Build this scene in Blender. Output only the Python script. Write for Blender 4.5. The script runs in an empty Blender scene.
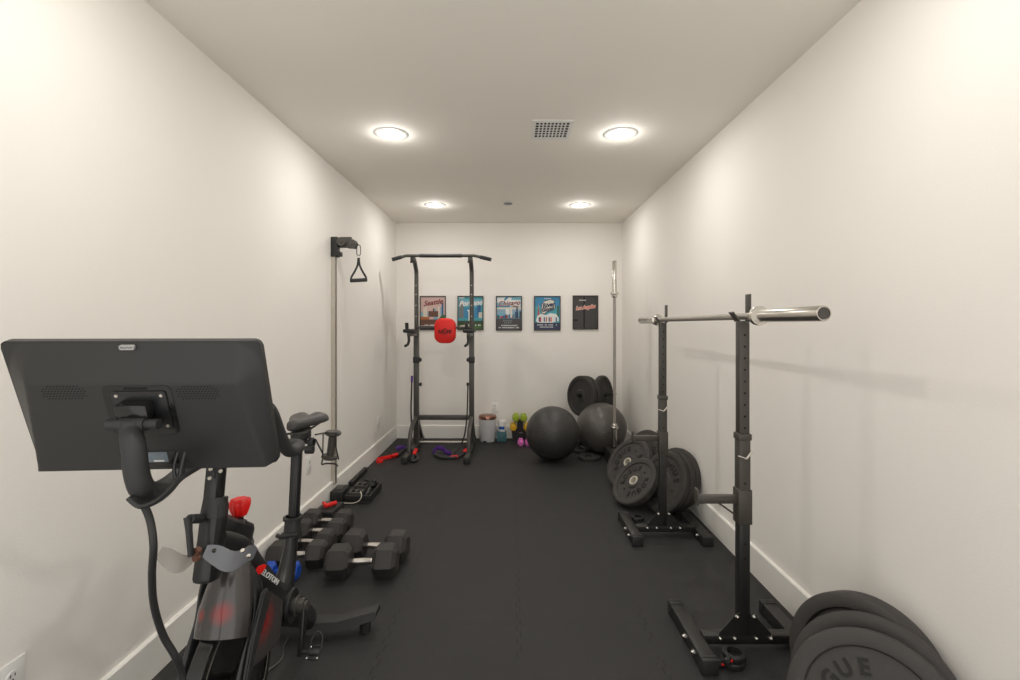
import bpy, bmesh, math, random
from mathutils import Vector, Matrix
random.seed(7)
R = math.radians
V = Vector
col = bpy.context.scene.collection
sc = bpy.context.scene

# ------------------------------------------------------------------ camera, exposure, world
F = 480.0; CZ = 1.36
cam_d = bpy.data.cameras.new('camera'); cam = bpy.data.objects.new('camera', cam_d); col.objects.link(cam)
cam.location = (0, 0, CZ); cam.rotation_euler = (R(90), 0, 0)
cam_d.sensor_width = 36; cam_d.lens = F / 1020 * 36
cam_d.shift_x = -2 / 1020; cam_d.shift_y = -14.6 / 1020; cam_d.clip_start = .02
sc.camera = cam
sc.view_settings.view_transform = 'Standard'; sc.view_settings.look = 'None'
sc.view_settings.gamma = 1; sc.view_settings.use_curve_mapping = False
sc.view_settings.exposure = 0.0
w = bpy.data.worlds.new('world'); sc.world = w; w.use_nodes = True
w.node_tree.nodes['Background'].inputs[0].default_value = (.8, .78, .75, 1)
w.node_tree.nodes['Background'].inputs[1].default_value = 1.8
LAMP_POWER = 5.6
SIDE_POWER = 2.0
LAMP_COLOR = (1.0, .975, .935)
XL, XR, YB, YF, H = -1.40, 1.33, 5.80, .05, 2.597

def P(u, v, y):                      # measured photo point at a known distance -> metres
    return V(((u - 512) * y / F, y, CZ - (v - 325.4) * y / F))

# ------------------------------------------------------------------ materials
def mat(name, color, rough=.5, metal=0, bump=0, bscale=80, var=0, vscale=6, coat=0, alpha=1, trans=0, emit=0, spec=.5, aniso=0):
    m = bpy.data.materials.new(name); m.use_nodes = True
    nt = m.node_tree; b = nt.nodes['Principled BSDF']
    c = (*color, 1)
    b.inputs['Base Color'].default_value = c
    b.inputs['Roughness'].default_value = rough; b.inputs['Metallic'].default_value = metal
    b.inputs['Coat Weight'].default_value = coat; b.inputs['Alpha'].default_value = alpha
    b.inputs['Transmission Weight'].default_value = trans
    b.inputs['Specular IOR Level'].default_value = spec
    if emit:
        b.inputs['Emission Color'].default_value = c; b.inputs['Emission Strength'].default_value = emit
    tc = nt.nodes.new('ShaderNodeTexCoord')
    n = nt.nodes.new('ShaderNodeTexNoise'); n.inputs['Scale'].default_value = vscale; n.inputs['Detail'].default_value = 5
    nt.links.new(tc.outputs['Object'], n.inputs['Vector'])
    r = nt.nodes.new('ShaderNodeMapRange')
    r.inputs['To Min'].default_value = 1 - max(var, .03); r.inputs['To Max'].default_value = 1 + max(var, .03)
    nt.links.new(n.outputs['Fac'], r.inputs['Value'])
    mx = nt.nodes.new('ShaderNodeVectorMath'); mx.operation = 'SCALE'; mx.inputs[0].default_value = color
    nt.links.new(r.outputs[0], mx.inputs['Scale']); nt.links.new(mx.outputs[0], b.inputs['Base Color'])
    if bump:
        n2 = nt.nodes.new('ShaderNodeTexNoise'); n2.inputs['Scale'].default_value = bscale; n2.inputs['Detail'].default_value = 4
        nt.links.new(tc.outputs['Object'], n2.inputs['Vector'])
        bp = nt.nodes.new('ShaderNodeBump'); bp.inputs['Strength'].default_value = bump; bp.inputs['Distance'].default_value = .004
        nt.links.new(n2.outputs['Fac'], bp.inputs['Height']); nt.links.new(bp.outputs[0], b.inputs['Normal'])
    return m

M = {}
M['wall'] = mat('wall_paint', (.86, .825, .775), .75, bump=.12, bscale=160, var=.012, vscale=1.2)
M['ceil'] = mat('ceiling_paint', (.90, .86, .79), .85, bump=.12, bscale=130, var=.012, vscale=1.5)
M['trim'] = mat('trim_paint', (.88, .86, .81), .38, var=.03, vscale=9)
M['white'] = mat('white_plastic', (.80, .79, .76), .35)
M['white2'] = mat('white_enamel', (.66, .65, .66), .35)
M['black_steel'] = mat('black_powder_coat', (.016, .015, .014), .42, bump=.1, bscale=300)
M['brown_steel'] = mat('worn_steel_coat', (.052, .046, .038), .42, bump=.1, bscale=300)
M['gray_steel'] = mat('graphite_steel', (.085, .080, .073), .38, metal=.4)
M['matte_black'] = mat('matte_black_plastic', (.018, .018, .018), .5)
M['monitor'] = mat('monitor_plastic', (.018, .0175, .017), .42, bump=.25, bscale=900)
M['gloss_black'] = mat('gloss_black_plastic', (.010, .010, .010), .18)
M['frame_black'] = mat('satin_black_frame', (.012, .012, .013), .3)
M['grip'] = mat('foam_grip', (.026, .026, .027), .62, bump=.2, bscale=500)
M['rubber'] = mat('plate_rubber', (.040, .036, .033), .62, bump=.3, bscale=350, var=.12, vscale=9)
M['rubber2'] = mat('plate_rubber_dark', (.028, .026, .024), .66, bump=.5, bscale=260, var=.12, vscale=9)
M['rubber_txt'] = mat('plate_lettering', (.010, .009, .008), .7)
M['hex'] = mat('hex_rubber', (.032, .029, .027), .6, bump=.4, bscale=160, var=.15, vscale=14)
M['ball'] = mat('ball_vinyl', (.036, .034, .033), .40)
M['ball2'] = mat('ball_vinyl_light', (.085, .078, .070), .28)
M['chrome'] = mat('chrome', (.78, .76, .72), .18, metal=1, var=.05, vscale=30)
M['bar'] = mat('bar_steel', (.62, .59, .54), .26, metal=1, var=.10, vscale=22)
M['knurl'] = mat('knurled_shaft', (.42, .39, .35), .42, metal=1, bump=.8, bscale=700, var=.12, vscale=22)
M['brass'] = mat('brass_hub', (.60, .56, .47), .4, metal=.1)
M['red'] = mat('red_plastic', (.78, .008, .005), .45)
M['redpad'] = mat('red_vinyl', (.72, .009, .005), .55)
M['purple'] = mat('purple_strap', (.10, .03, .26), .6)
M['blue'] = mat('blue_neoprene', (.01, .07, .42), .45)
M['green'] = mat('lime_vinyl', (.33, .44, .02), .4)
M['yellow'] = mat('yellow_vinyl', (.72, .42, .01), .4)
M['pink'] = mat('pink_vinyl', (.72, .16, .50), .42)
M['teal'] = mat('teal_box', (.05, .14, .16), .6, var=.5, vscale=60)
M['lblue'] = mat('label_blue', (.01, .07, .35), .4)
M['copper'] = mat('copper_lid', (.34, .17, .12), .25, metal=.9, var=.2, vscale=20)
M['alu'] = mat('brushed_aluminium', (.60, .56, .50), .36, metal=.85)
M['dkalu'] = mat('dark_slot', (.10, .09, .08), .5)
M['smoke'] = mat('smoked_translucent_plastic', (.16, .165, .18), .28, alpha=.82)
M['smoke2'] = mat('frosted_translucent_plastic', (.34, .32, .29), .35, alpha=.75)
M['slot'] = mat('black_void', (.004, .004, .004), .8)
M['sticker'] = mat('grey_label', (.16, .20, .23), .4, var=.25, vscale=120)
M['silver'] = mat('silver_tag', (.42, .42, .41), .35, metal=.3)
M['saddle'] = mat('saddle_vinyl', (.040, .038, .037), .42)
M['glow'] = mat('lamp_diffuser', (1, .96, .90), .5, emit=7)
M['poster_black'] = mat('poster_frame', (.035, .028, .022), .4)
M['charcoal'] = mat('poster_charcoal', (.040, .038, .037), .35, var=.1, vscale=20)
def flat(n, c, r=.4): M[n] = mat(n, c, r, var=.12, vscale=30)
for n, c in dict(p_pink=(.60, .42, .38), p_blue=(.03, .22, .40), p_teal=(.05, .32, .38), p_sky=(.16, .40, .50), p_dblue=(.02, .10, .24),
                 p_brown=(.13, .055, .035), p_orange=(.45, .13, .03), p_green=(.05, .12, .03), p_dgreen=(.03, .06, .02), p_cream=(.66, .62, .52),
                 p_red=(.55, .05, .05), p_white=(.72, .72, .70), p_gray=(.16, .18, .18), p_lblue=(.24, .38, .50), p_navy=(.02, .03, .08), p_maroon=(.22, .04, .04),
                 p_coral=(.72, .20, .16)).items(): flat(n, c)

# floor: speckled rubber tiles with broken interlocking seams
def floor_mat():
    m = mat('rubber_floor', (.030, .0292, .0295), .6, bump=.6, bscale=260, var=.16, vscale=3, spec=.3)
    nt = m.node_tree; b = nt.nodes['Principled BSDF']; L = nt.links
    N = lambda t, op=None: (lambda n: (setattr(n, 'operation', op) if op else None, n)[1])(nt.nodes.new(t))
    tc = nt.nodes.new('ShaderNodeTexCoord'); sp = nt.nodes.new('ShaderNodeSeparateXYZ'); L.new(tc.outputs['Object'], sp.inputs[0])
    def math_(op, a, c=None):
        n = N('ShaderNodeMath', op)
        for i, x in enumerate((a, c)):
            if x is None: continue
            if isinstance(x, (int, float)): n.inputs[i].default_value = x
            else: L.new(x, n.inputs[i])
        return n.outputs[0]
    def seam(p, q, off):
        tooth = math_('MULTIPLY', math_('SUBTRACT', math_('GREATER_THAN', math_('FRACT', math_('MULTIPLY', q, 11.0)), .5), .5), .016)
        f = math_('FRACT', math_('DIVIDE', math_('ADD', math_('ADD', p, off), tooth), .575))
        d = math_('ABSOLUTE', math_('SUBTRACT', f, .5))
        return math_('LESS_THAN', d, .0055)
    s = math_('MAXIMUM', seam(sp.outputs[0], sp.outputs[1], .2575), math_('MULTIPLY', seam(sp.outputs[1], sp.outputs[0], -.18), .55))
    nz = nt.nodes.new('ShaderNodeTexNoise'); nz.inputs['Scale'].default_value = 3; L.new(tc.outputs['Object'], nz.inputs['Vector'])
    s = math_('MULTIPLY', s, math_('MULTIPLY', math_('GREATER_THAN', nz.outputs['Fac'], .42), .5))
    sk = nt.nodes.new('ShaderNodeTexNoise'); sk.inputs['Scale'].default_value = 230; sk.inputs['Detail'].default_value = 2; L.new(tc.outputs['Object'], sk.inputs['Vector'])
    g = math_('ADD', math_('MULTIPLY', sk.outputs['Fac'], 2.2), -.10)
    src = b.inputs['Base Color'].links[0].from_socket
    a = N('ShaderNodeVectorMath', 'SCALE'); L.new(src, a.inputs[0]); L.new(math_('MULTIPLY', g, math_('SUBTRACT', 1.0, s)), a.inputs['Scale'])
    L.new(a.outputs[0], b.inputs['Base Color'])
    return m
M['floor'] = floor_mat()

# smoked shroud with soft-edged red patches mixed into its colour
def shroud_mat():
    m = mat('smoked_shroud', (.040, .036, .035), .2, coat=.4, alpha=1)
    nt = m.node_tree; b = nt.nodes['Principled BSDF']; L = nt.links
    tc = nt.nodes.new('ShaderNodeTexCoord'); src = b.inputs['Base Color'].links[0].from_socket
    last = src
    for c, r in (((.042, -.318, .578), .040), ((-.020, -.31, .568), .024), ((.09, -.19, .476), .075)):
        d = nt.nodes.new('ShaderNodeVectorMath'); d.operation = 'DISTANCE'; L.new(tc.outputs['Object'], d.inputs[0]); d.inputs[1].default_value = c
        mr = nt.nodes.new('ShaderNodeMapRange'); mr.interpolation_type = 'SMOOTHSTEP'
        mr.inputs['From Min'].default_value = r * .1; mr.inputs['From Max'].default_value = r; mr.inputs['To Min'].default_value = 1; mr.inputs['To Max'].default_value = 0
        L.new(d.outputs['Value'], mr.inputs['Value'])
        mx = nt.nodes.new('ShaderNodeMix'); mx.data_type = 'RGBA'; L.new(mr.outputs[0], mx.inputs[0]); L.new(last, mx.inputs[6])
        mx.inputs[7].default_value = (.20, .016, .014, 1); last = mx.outputs[2]
    L.new(last, b.inputs['Base Color'])
    return m
M['shroud'] = shroud_mat()
def ball_grooves(m):
    nt = m.node_tree; b = nt.nodes['Principled BSDF']; tc = nt.nodes.new('ShaderNodeTexCoord')
    wv = nt.nodes.new('ShaderNodeTexWave'); wv.bands_direction = 'Z'; wv.inputs['Scale'].default_value = 20; wv.inputs['Distortion'].default_value = 0
    nt.links.new(tc.outputs['Object'], wv.inputs['Vector'])
    bp = nt.nodes.new('ShaderNodeBump'); bp.inputs['Strength'].default_value = .35; bp.inputs['Distance'].default_value = .004
    nt.links.new(wv.outputs['Fac'], bp.inputs['Height']); nt.links.new(bp.outputs[0], b.inputs['Normal'])
ball_grooves(M['ball']); ball_grooves(M['ball2'])

# ------------------------------------------------------------------ mesh builder
def frame(origin, x=None, z=None, up=None):
    z = V(z).normalized()
    if x is not None:
        x = V(x); x = (x - z * x.dot(z)).normalized(); y = z.cross(x)
    else:
        a = V(up) if up is not None else (V((0, 0, 1)) if abs(z.z) < .9 else V((0, 1, 0)))
        y = (a - z * a.dot(z)).normalized(); x = y.cross(z)
    m = Matrix((x, y, z)).transposed().to_4x4(); m.translation = V(origin)
    return m
class B:
    def __init__(s): s.bm = bmesh.new(); s.mi = 0; s.M = Matrix.Identity(4)
    def _add(s, verts, faces, smooth=True):
        vs = [s.bm.verts.new(s.M @ V(v)) for v in verts]; out = []
        for f in faces:
            try: fc = s.bm.faces.new([vs[i] for i in f])
            except ValueError: continue
            fc.material_index = s.mi; fc.smooth = smooth; out.append(fc)
        return vs, out
    def box(s, c, d, bev=0, rot=None, seg=2):
        c = V(c); h = V(d) / 2; m = (rot.to_4x4() if rot else Matrix.Identity(4)); m.translation = c
        co = [m @ V((x * h.x, y * h.y, z * h.z)) for x in (-1, 1) for y in (-1, 1) for z in (-1, 1)]
        f = [(0, 1, 3, 2), (4, 6, 7, 5), (0, 4, 5, 1), (2, 3, 7, 6), (0, 2, 6, 4), (1, 5, 7, 3)]
        vs, fs = s._add(co, f)
        if bev:
            es = list({e for fc in fs for e in fc.edges})
            bmesh.ops.bevel(s.bm, geom=es, offset=bev, segments=seg, affect='EDGES', profile=.5, material=-1)
        return s
    def bx(s, x0, x1, y0, y1, z0, z1, bev=0):
        return s.box(((x0 + x1) / 2, (y0 + y1) / 2, (z0 + z1) / 2), (abs(x1 - x0), abs(y1 - y0), abs(z1 - z0)), bev)
    def beam(s, p0, p1, w, h, up=(0, 0, 1), bev=0):
        p0 = V(p0); p1 = V(p1); m = frame((p0 + p1) / 2, z=(p1 - p0), up=up)
        return s.box((p0 + p1) / 2, (w, h, (p1 - p0).length), bev, rot=m.to_3x3())
    def rings(s, rings, closed=False, caps=True):
        n = len(rings[0]); vs = [p for r in rings for p in r]; f = []
        m = len(rings)
        for i in range(m if closed else m - 1):
            a = i * n; b = ((i + 1) % m) * n
            for j in range(n):
                k = (j + 1) % n; f.append((a + j, a + k, b + k, b + j))
        if caps and not closed:
            f.append(tuple(reversed(range(n)))); f.append(tuple(range((m - 1) * n, m * n)))
        s._add(vs, f); return s
    def tube(s, pts, r, seg=10, closed=False, smooth=0, flat=1.0, upv=None):
        pts = [V(p) for p in pts]
        rs = r if isinstance(r, (list, tuple)) else [r] * len(pts)
        if smooth: pts, rs = catmull(pts, rs, smooth, closed)
        n = len(pts); rg = []; prev = None
        for i, p in enumerate(pts):
            a = pts[(i - 1) % n] if (closed or i) else p; b = pts[(i + 1) % n] if (closed or i < n - 1) else p
            t = (b - a).normalized()
            if prev is None:
                q = V(upv) if upv else (V((0, 0, 1)) if abs(t.z) < .9 else V((0, 1, 0)))
            else: q = prev
            x = (q - t * q.dot(t)).normalized(); prev = x; y = t.cross(x)
            rg.append([p + (x * math.cos(k * 2 * math.pi / seg) + y * math.sin(k * 2 * math.pi / seg) * flat) * rs[i] for k in range(seg)])
        return s.rings(rg, closed)
    def cyl(s, p0, p1, r, r2=None, seg=20):
        return s.tube([p0, p1], [r, r if r2 is None else r2], seg)
    def lathe(s, prof, m=None, seg=48, closed=False):
        m = m or Matrix.Identity(4); rg = []
        for i in range(seg):
            a = i * 2 * math.pi / seg; rg.append([m @ V((r * math.cos(a), r * math.sin(a), z)) for r, z in prof])
        n = len(prof); vs = [p for r in rg for p in r]; f = []
        for i in range(seg):
            a = i * n; b = ((i + 1) % seg) * n
            for j in range(n if closed else n - 1):
                k = (j + 1) % n; f.append((a + j, b + j, b + k, a + k))
        vv, ff = s._add(vs, f)
        bmesh.ops.remove_doubles(s.bm, verts=[v for v in vv if v.is_valid], dist=1e-6)
        return s
    def disc(s, c, r, h, z=(0, 0, 1), seg=24, bev=0):
        m = frame(c, z=z); b = min(bev, r * .4, h * .4) if bev else 0
        p = [(0, 0), (r - b, 0), (r, b), (r, h - b), (r - b, h), (0, h)] if b else [(0, 0), (r, 0), (r, h), (0, h)]
        return s.lathe(p, m, seg)
    def sphere(s, c, r, sc=(1, 1, 1), seg=24):
        n = seg // 2
        prof = [(math.sin(i * math.pi / n), -math.cos(i * math.pi / n)) for i in range(n + 1)]
        m = Matrix.Translation(V(c)) @ Matrix.Diagonal((r * sc[0], r * sc[1], r * sc[2], 1))
        return s.lathe(prof, m, seg)
    def prism(s, poly, m, d, bev=0):          # poly in m's xy plane, extruded +z by d
        n = len(poly); vs = [m @ V((x, y, 0)) for x, y in poly] + [m @ V((x, y, d)) for x, y in poly]
        f = [tuple(reversed(range(n))), tuple(range(n, 2 * n))] + [(i, (i + 1) % n, n + (i + 1) % n, n + i) for i in range(n)]
        _, fs = s._add(vs, f)
        if bev: bmesh.ops.bevel(s.bm, geom=list({e for fc in fs[:2] for e in fc.edges}), offset=bev, segments=2, affect='EDGES')
        return s
    def text(s, st, m, size, depth=.001, arc=None, shear=0, bold=0, spread=1.0):
        if arc is None: s._glyph(st, m, size, depth, shear, bold)
        else:
            n = len(st); step = size * .80 * spread / arc
            for i, ch in enumerate(st):
                a = ((n - 1) / 2 - i) * step
                s._glyph(ch, m @ Matrix.Rotation(a, 4, 'Z') @ Matrix.Translation((0, arc, 0)), size, depth, shear, bold)
        return s
    def _glyph(s, st, m, size, depth, shear, bold):
        cu = bpy.data.curves.new('t', 'FONT'); cu.body = st; cu.size = size; cu.extrude = depth / 2; cu.align_x = 'CENTER'; cu.align_y = 'CENTER'
        cu.shear = shear; cu.offset = bold; cu.resolution_u = 3
        o = bpy.data.objects.new('t', cu); col.objects.link(o)
        dg = bpy.context.evaluated_depsgraph_get(); me = bpy.data.meshes.new_from_object(o.evaluated_get(dg))
        me.transform(s.M @ m); n0 = len(s.bm.faces); s.bm.from_mesh(me); s.bm.faces.ensure_lookup_table()
        for f in s.bm.faces[n0:]: f.material_index = s.mi
        bpy.data.objects.remove(o); bpy.data.curves.remove(cu); bpy.data.meshes.remove(me)
    def build(s, name, mats, parent=None, ang=35, at=None):
        """verts are in the parent's frame when the parent is a thing built around its own origin (at=None),
        or in world coordinates when at=(origin of the thing) is given"""
        if not isinstance(mats, (list, tuple)): mats = [mats]
        if at is not None: bmesh.ops.translate(s.bm, verts=s.bm.verts, vec=-V(at))
        bmesh.ops.recalc_face_normals(s.bm, faces=s.bm.faces)
        me = bpy.data.meshes.new(name); s.bm.to_mesh(me); s.bm.free()
        me.set_sharp_from_angle(angle=R(ang))
        for x in mats: me.materials.append(x)
        o = bpy.data.objects.new(name, me); col.objects.link(o)
        if parent is not None: o.parent = parent
        elif at is not None: o.location = at
        return o
def catmull(pts, rs, k, closed=False):
    n = len(pts); out = []; ro = []
    g = (lambda i: i % n) if closed else (lambda i: max(0, min(n - 1, i)))
    for i in range(n if closed else n - 1):
        p0, p1, p2, p3 = (pts[g(i + j)] for j in (-1, 0, 1, 2))
        for t in range(k):
            u = t / k
            out.append(.5 * ((2 * p1) + (p2 - p0) * u + (2 * p0 - 5 * p1 + 4 * p2 - p3) * u * u + (3 * p1 - p0 - 3 * p2 + p3) * u ** 3))
            ro.append(rs[g(i)] * (1 - u) + rs[g(i + 1)] * u)
    if not closed: out.append(pts[-1]); ro.append(rs[-1])
    return out, ro
def tag(o, label=None, cat=None, group=None, kind=None):
    if label: o['label'] = label
    if cat: o['category'] = cat
    if group: o['group'] = group
    if kind: o['kind'] = kind
    return o
def thing(name, loc, label, cat, group=None, rz=0):
    o = bpy.data.objects.new(name, None); col.objects.link(o); o.location = loc; o.rotation_euler.z = rz
    o.empty_display_size = .05
    return tag(o, label, cat, group)
def dup(root, label, matrix):
    def cp(o, par):
        c = o.copy(); col.objects.link(c); c.parent = par
        for ch in kids[o]: cp(ch, c)
        return c
    kids = {}
    def scan(o):
        kids[o] = list(o.children)
        for ch in o.children: scan(ch)
    scan(root)
    r = cp(root, None); r.matrix_world = matrix; r['label'] = label
    return r
def struct(name, b, m, parent=None):
    o = b.build(name, m, parent); tag(o, kind='structure'); return o

# ------------------------------------------------------------------ room shell
T = .1
struct('floor', B().bx(XL - T, XR + T, YF - T, YB + T, -.1, 0), M['floor'])
struct('ceiling', B().bx(XL - T, XR + T, YF - T, YB + T, H, H + .1), M['ceil'])
struct('wall_left', B().bx(XL - T, XL, YF, YB, 0, H), M['wall'])
struct('wall_right', B().bx(XR, XR + T, YF, YB, 0, H), M['wall'])
struct('wall_back', B().bx(XL - T, XR + T, YB, YB + T, 0, H), M['wall'])

BH = .155; BT = .016
def baseboard(name, a, b):
    a = V(a); b = V(b); d = (b - a).normalized(); n = V((-d.y, d.x, 0))
    mm = frame(a, x=n, z=d)
    prof = [(0, 0), (BT, 0), (BT, BH - .006), (BT - .006, BH), (0, BH)]
    # local x = inward, local y must be up
    if mm.to_3x3().col[1].z < 0: prof = [(x, -y) for x, y in prof]
    return struct(name, B().prism(prof, mm, (b - a).length), M['trim'])
baseboard('baseboard_left', (XL, YB, 0), (XL, YF, 0))
baseboard('baseboard_right', (XR, YF, 0), (XR, YB, 0))
baseboard('baseboard_back', (XR - BT, YB, 0), (XL + BT, YB, 0))

# ------------------------------------------------------------------ recessed lights
LB = []
for (x, y, lab) in ((-.78, 3.10, 'round recessed ceiling light, nearer one on the left'), (.70, 3.10, 'round recessed ceiling light, nearer one beside the air vent'),
                    (-.79, 4.93, 'small looking recessed ceiling light near back wall, left of sprinkler cap'), (.70, 4.93, 'small looking recessed ceiling light near back wall, right of sprinkler cap'),
                    (-.78, 1.27, 'recessed ceiling light above the exercise bike'), (.70, 1.27, 'recessed ceiling light above the near squat stand')):
    t = thing('ceiling_light', (x, y, H), lab, 'ceiling light', 'recessed ceiling lights')
    B().lathe([(.078, -.001), (.082, -.006), (.104, -.004), (.112, 0), (.075, 0)], seg=48, closed=True).build('trim_ring', M['white'], t)
    B().lathe([(0, -.016), (.03, -.0148), (.055, -.011), (.070, -.006), (.077, -.001), (0, -.0005)], seg=40).build('diffuser', M['glow'], t)
    ld = bpy.data.lights.new('lamp', 'AREA'); ld.shape = 'DISK'; ld.size = .08; ld.energy = LAMP_POWER; ld.color = LAMP_COLOR
    lo = bpy.data.objects.new('lamp', ld); col.objects.link(lo); lo.parent = t; lo.location = (0, 0, -.018)
    pd_ = bpy.data.lights.new('lamp_side_light', 'POINT'); pd_.shadow_soft_size = .02; pd_.energy = SIDE_POWER; pd_.color = LAMP_COLOR
    po = bpy.data.objects.new('lamp_side_light', pd_); col.objects.link(po); po.parent = t; po.location = (0, 0, -.045)

# air vent
c = P(551.5, 129, 3.0); zc = H
yv = F * (H - CZ) / (325.4 - 129.5); xv = (551.5 - 512) * yv / F
t = thing('ceiling_vent', (xv, yv, H), 'square white air vent with dark grid openings in the ceiling', 'air vent')
b = B()
W2, D2 = .125, .145
for a in ((-W2, -.103, -D2, D2), (.103, W2, -D2, D2), (-.103, .103, -D2, -.115), (-.103, .103, .115, D2)): b.bx(a[0], a[1], a[2], a[3], -.007, 0)
b.build('frame', M['white'], t)
B().bx(-.104, .104, -.116, .116, -.0015, -.0005).build('duct_opening', M['slot'], t)
b = B()
for i in range(1, 9): b.bx(-.103 + i * .2289 / 10 - .0042, -.103 + i * .2289 / 10 + .0042, -.115, .115, -.006, -.002)
for i in range(1, 6): b.bx(-.103, .103, -.115 + i * .0383 - .0035, -.115 + i * .0383 + .0035, -.0055, -.0022)
b.build('grille', M['white'], t)
ys = F * (H - CZ) / (325.4 - 203.5)
o = B().disc((0, 0, -.006), .045, .006, bev=.002, seg=32).build('sprinkler_cap', M['p_gray']); o.location = ((508 - 512) * ys / F, ys, H)
tag(o, 'small flat round sprinkler cover on the ceiling near the back', 'sprinkler cover')

# ------------------------------------------------------------------ outlets
def outlet(loc, rz, label, w_=.072, h_=.116):
    t = thing('power_outlet', loc, label, 'outlet', rz=rz)      # local -y faces the room
    B().box((0, -.003, 0), (w_, .006, h_), .0025).build('cover_plate', M['white'], t)
    for s_ in (-1, 1):
        s = B(); s.disc((0, -.006, s_ * .020), .0165, .0025, z=(0, -1, 0)); r_ = s.build('receptacle', M['white'], t)
        q = B(); q.box((-.006, -.0089, s_ * .020 + .004), (.002, .001, .009)); q.box((.006, -.0089, s_ * .020 + .004), (.002, .001, .007))
        q.disc((0, -.0083, s_ * .020 - .008), .0025, .001, z=(0, -1, 0)); q.build('slot', M['slot'], r_)
    return t
outlet((XL, 1.338, .36), R(90), 'white wall outlet low on the left wall beside the bike', .078, .125)
outlet((XL, 5.02, CZ - .0 - 97 * 5.02 / F), R(90), 'white outlet on the far end of left wall near the pull-up tower')
outlet((((495 - 512) * YB / F), YB, CZ - 82 * YB / F), 0, 'white outlet on the back wall above the trash can')
outlet((XR, 4.30, .33), R(-90), 'white outlet on the right wall behind the leaning plates')
outlet((XL, 3.30, .40), R(90), 'white outlet on left wall between bike seat and cable rail')

# ------------------------------------------------------------------ posters
def poster(u0, u1, v0, v1, label, art):
    y = YB
    x0, x1 = (u0 - 512) * y / F, (u1 - 512) * y / F; z1, z0 = CZ - (v0 - 325.4) * y / F, CZ - (v1 - 325.4) * y / F
    w_, h_ = x1 - x0, z1 - z0
    t = thing('framed_poster', ((x0 + x1) / 2, YB, (z0 + z1) / 2), label, 'poster', 'framed posters on the back wall')
    b = B(); k = .010
    for a in ((-w_ / 2, -w_ / 2 + k, -h_ / 2, h_ / 2), (w_ / 2 - k, w_ / 2, -h_ / 2, h_ / 2), (-w_ / 2 + k, w_ / 2 - k, -h_ / 2, -h_ / 2 + k), (-w_ / 2 + k, w_ / 2 - k, h_ / 2 - k, h_ / 2)):
        b.bx(a[0], a[1], -.02, -.001, a[2], a[3], .0015)
    b.build('frame', M['poster_black'], t)
    b = B(); mats = []; iw, ih = w_ - 2 * k, h_ - 2 * k; lay = [0]
    def use(n):
        if M[n] not in mats: mats.append(M[n])
        b.mi = mats.index(M[n])
    def rect(n, x0, x1, y0, y1):         # 0..1 in poster space
        use(n); lay[0] += 1; d = -.006 - lay[0] * .00012
        X0, X1, Z0, Z1 = (x0 - .5) * iw, (x1 - .5) * iw, (y0 - .5) * ih, (y1 - .5) * ih
        b._add([(X0, d, Z0), (X1, d, Z0), (X1, d, Z1), (X0, d, Z1)], [(0, 1, 2, 3)], False)
    def poly(n, pts):
        use(n); lay[0] += 1; d = -.006 - lay[0] * .00012
        b._add([((x - .5) * iw, d, (y - .5) * ih) for x, y in pts], [tuple(range(len(pts)))], False)
    def txt(n, s, x, y, size, rot=0, shear=.35, bold=.003, sx=1):
        use(n); lay[0] += 1; d = -.006 - lay[0] * .00012
        m = Matrix.Translation(((x - .5) * iw, d, (y - .5) * ih)) @ Matrix.Rotation(R(90), 4, 'X') @ Matrix.Rotation(R(rot), 4, 'Z') @ Matrix.Diagonal((sx, 1, 1, 1))
        b.text(s, m, size, .0002, shear=shear, bold=bold)
    def blocks(n, y, h, x0, x1, c):       # row of small unreadable lettering
        q = (x1 - x0) / c; random.seed(int(y * 1000) + c)
        for i in range(c):
            if random.random() < .85: rect(n, x0 + i * q, x0 + i * q + q * .62, y, y + h)
    art(rect, poly, txt, blocks); b.build('print', mats, t)
def sky_line(rect, cols, base, seed, lo, hi, n=9, x0=.02, x1=.98):
    random.seed(seed); q = (x1 - x0) / n
    for i in range(n): rect(random.choice(cols), x0 + i * q, x0 + i * q + q * random.uniform(.6, 1), base, random.uniform(lo, hi))
def a1(rect, poly, txt, bl):
    rect('p_pink', 0, 1, 0, 1); sky_line(rect, ['p_lblue', 'p_sky', 'p_lblue', 'p_pink', 'p_cream'], .3, 3, .5, .75, 11)
    rect('p_dblue', .86, .93, .3, .82); rect('p_brown', .32, .72, .38, .56); rect('p_brown', .50, .56, .38, .64)
    rect('p_orange', 0, .35, .28, .38); rect('p_brown', 0, 1, .12, .30); poly('p_green', [(.7, .3), (1, .3), (1, .42), (.92, .46), (.8, .38)])
    rect('p_navy', 0, 1, 0, .10); bl('p_cream', .105, .04, .1, .9, 14); bl('p_cream', .04, .025, .1, .9, 16)
    txt('p_maroon', 'Seattle', .5, .82, .085, 8, .4, .002)
def a2(rect, poly, txt, bl):
    rect('p_teal', 0, 1, 0, 1); rect('p_sky', .02, .98, .70, .92); rect('p_gray', .03, .22, .3, .86); rect('p_gray', .05, .12, .3, .9)
    rect('p_blue', .22, .8, .3, .66); rect('p_dblue', .78, .92, .45, .74); rect('p_cream', .84, .98, .3, .52); rect('p_teal', 0, 1, .26, .34)
    rect('p_white', .42, .56, .2, .52); poly('p_white', [(.36, .60), (.66, .60), (.56, .52), (.42, .52)])
    rect('p_dgreen', 0, 1, .12, .26); rect('p_green', 0, 1, 0, .14); poly('p_cream', [(.03, .1), (.45, .16), (.45, .1), (.2, .06)])
    bl('p_white', .10, .05, .58, .93, 6); rect('p_white', .03, .25, .95, .985)
    txt('p_white', 'Portland', .5, .80, .082, 4, .4, .0035)
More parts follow.
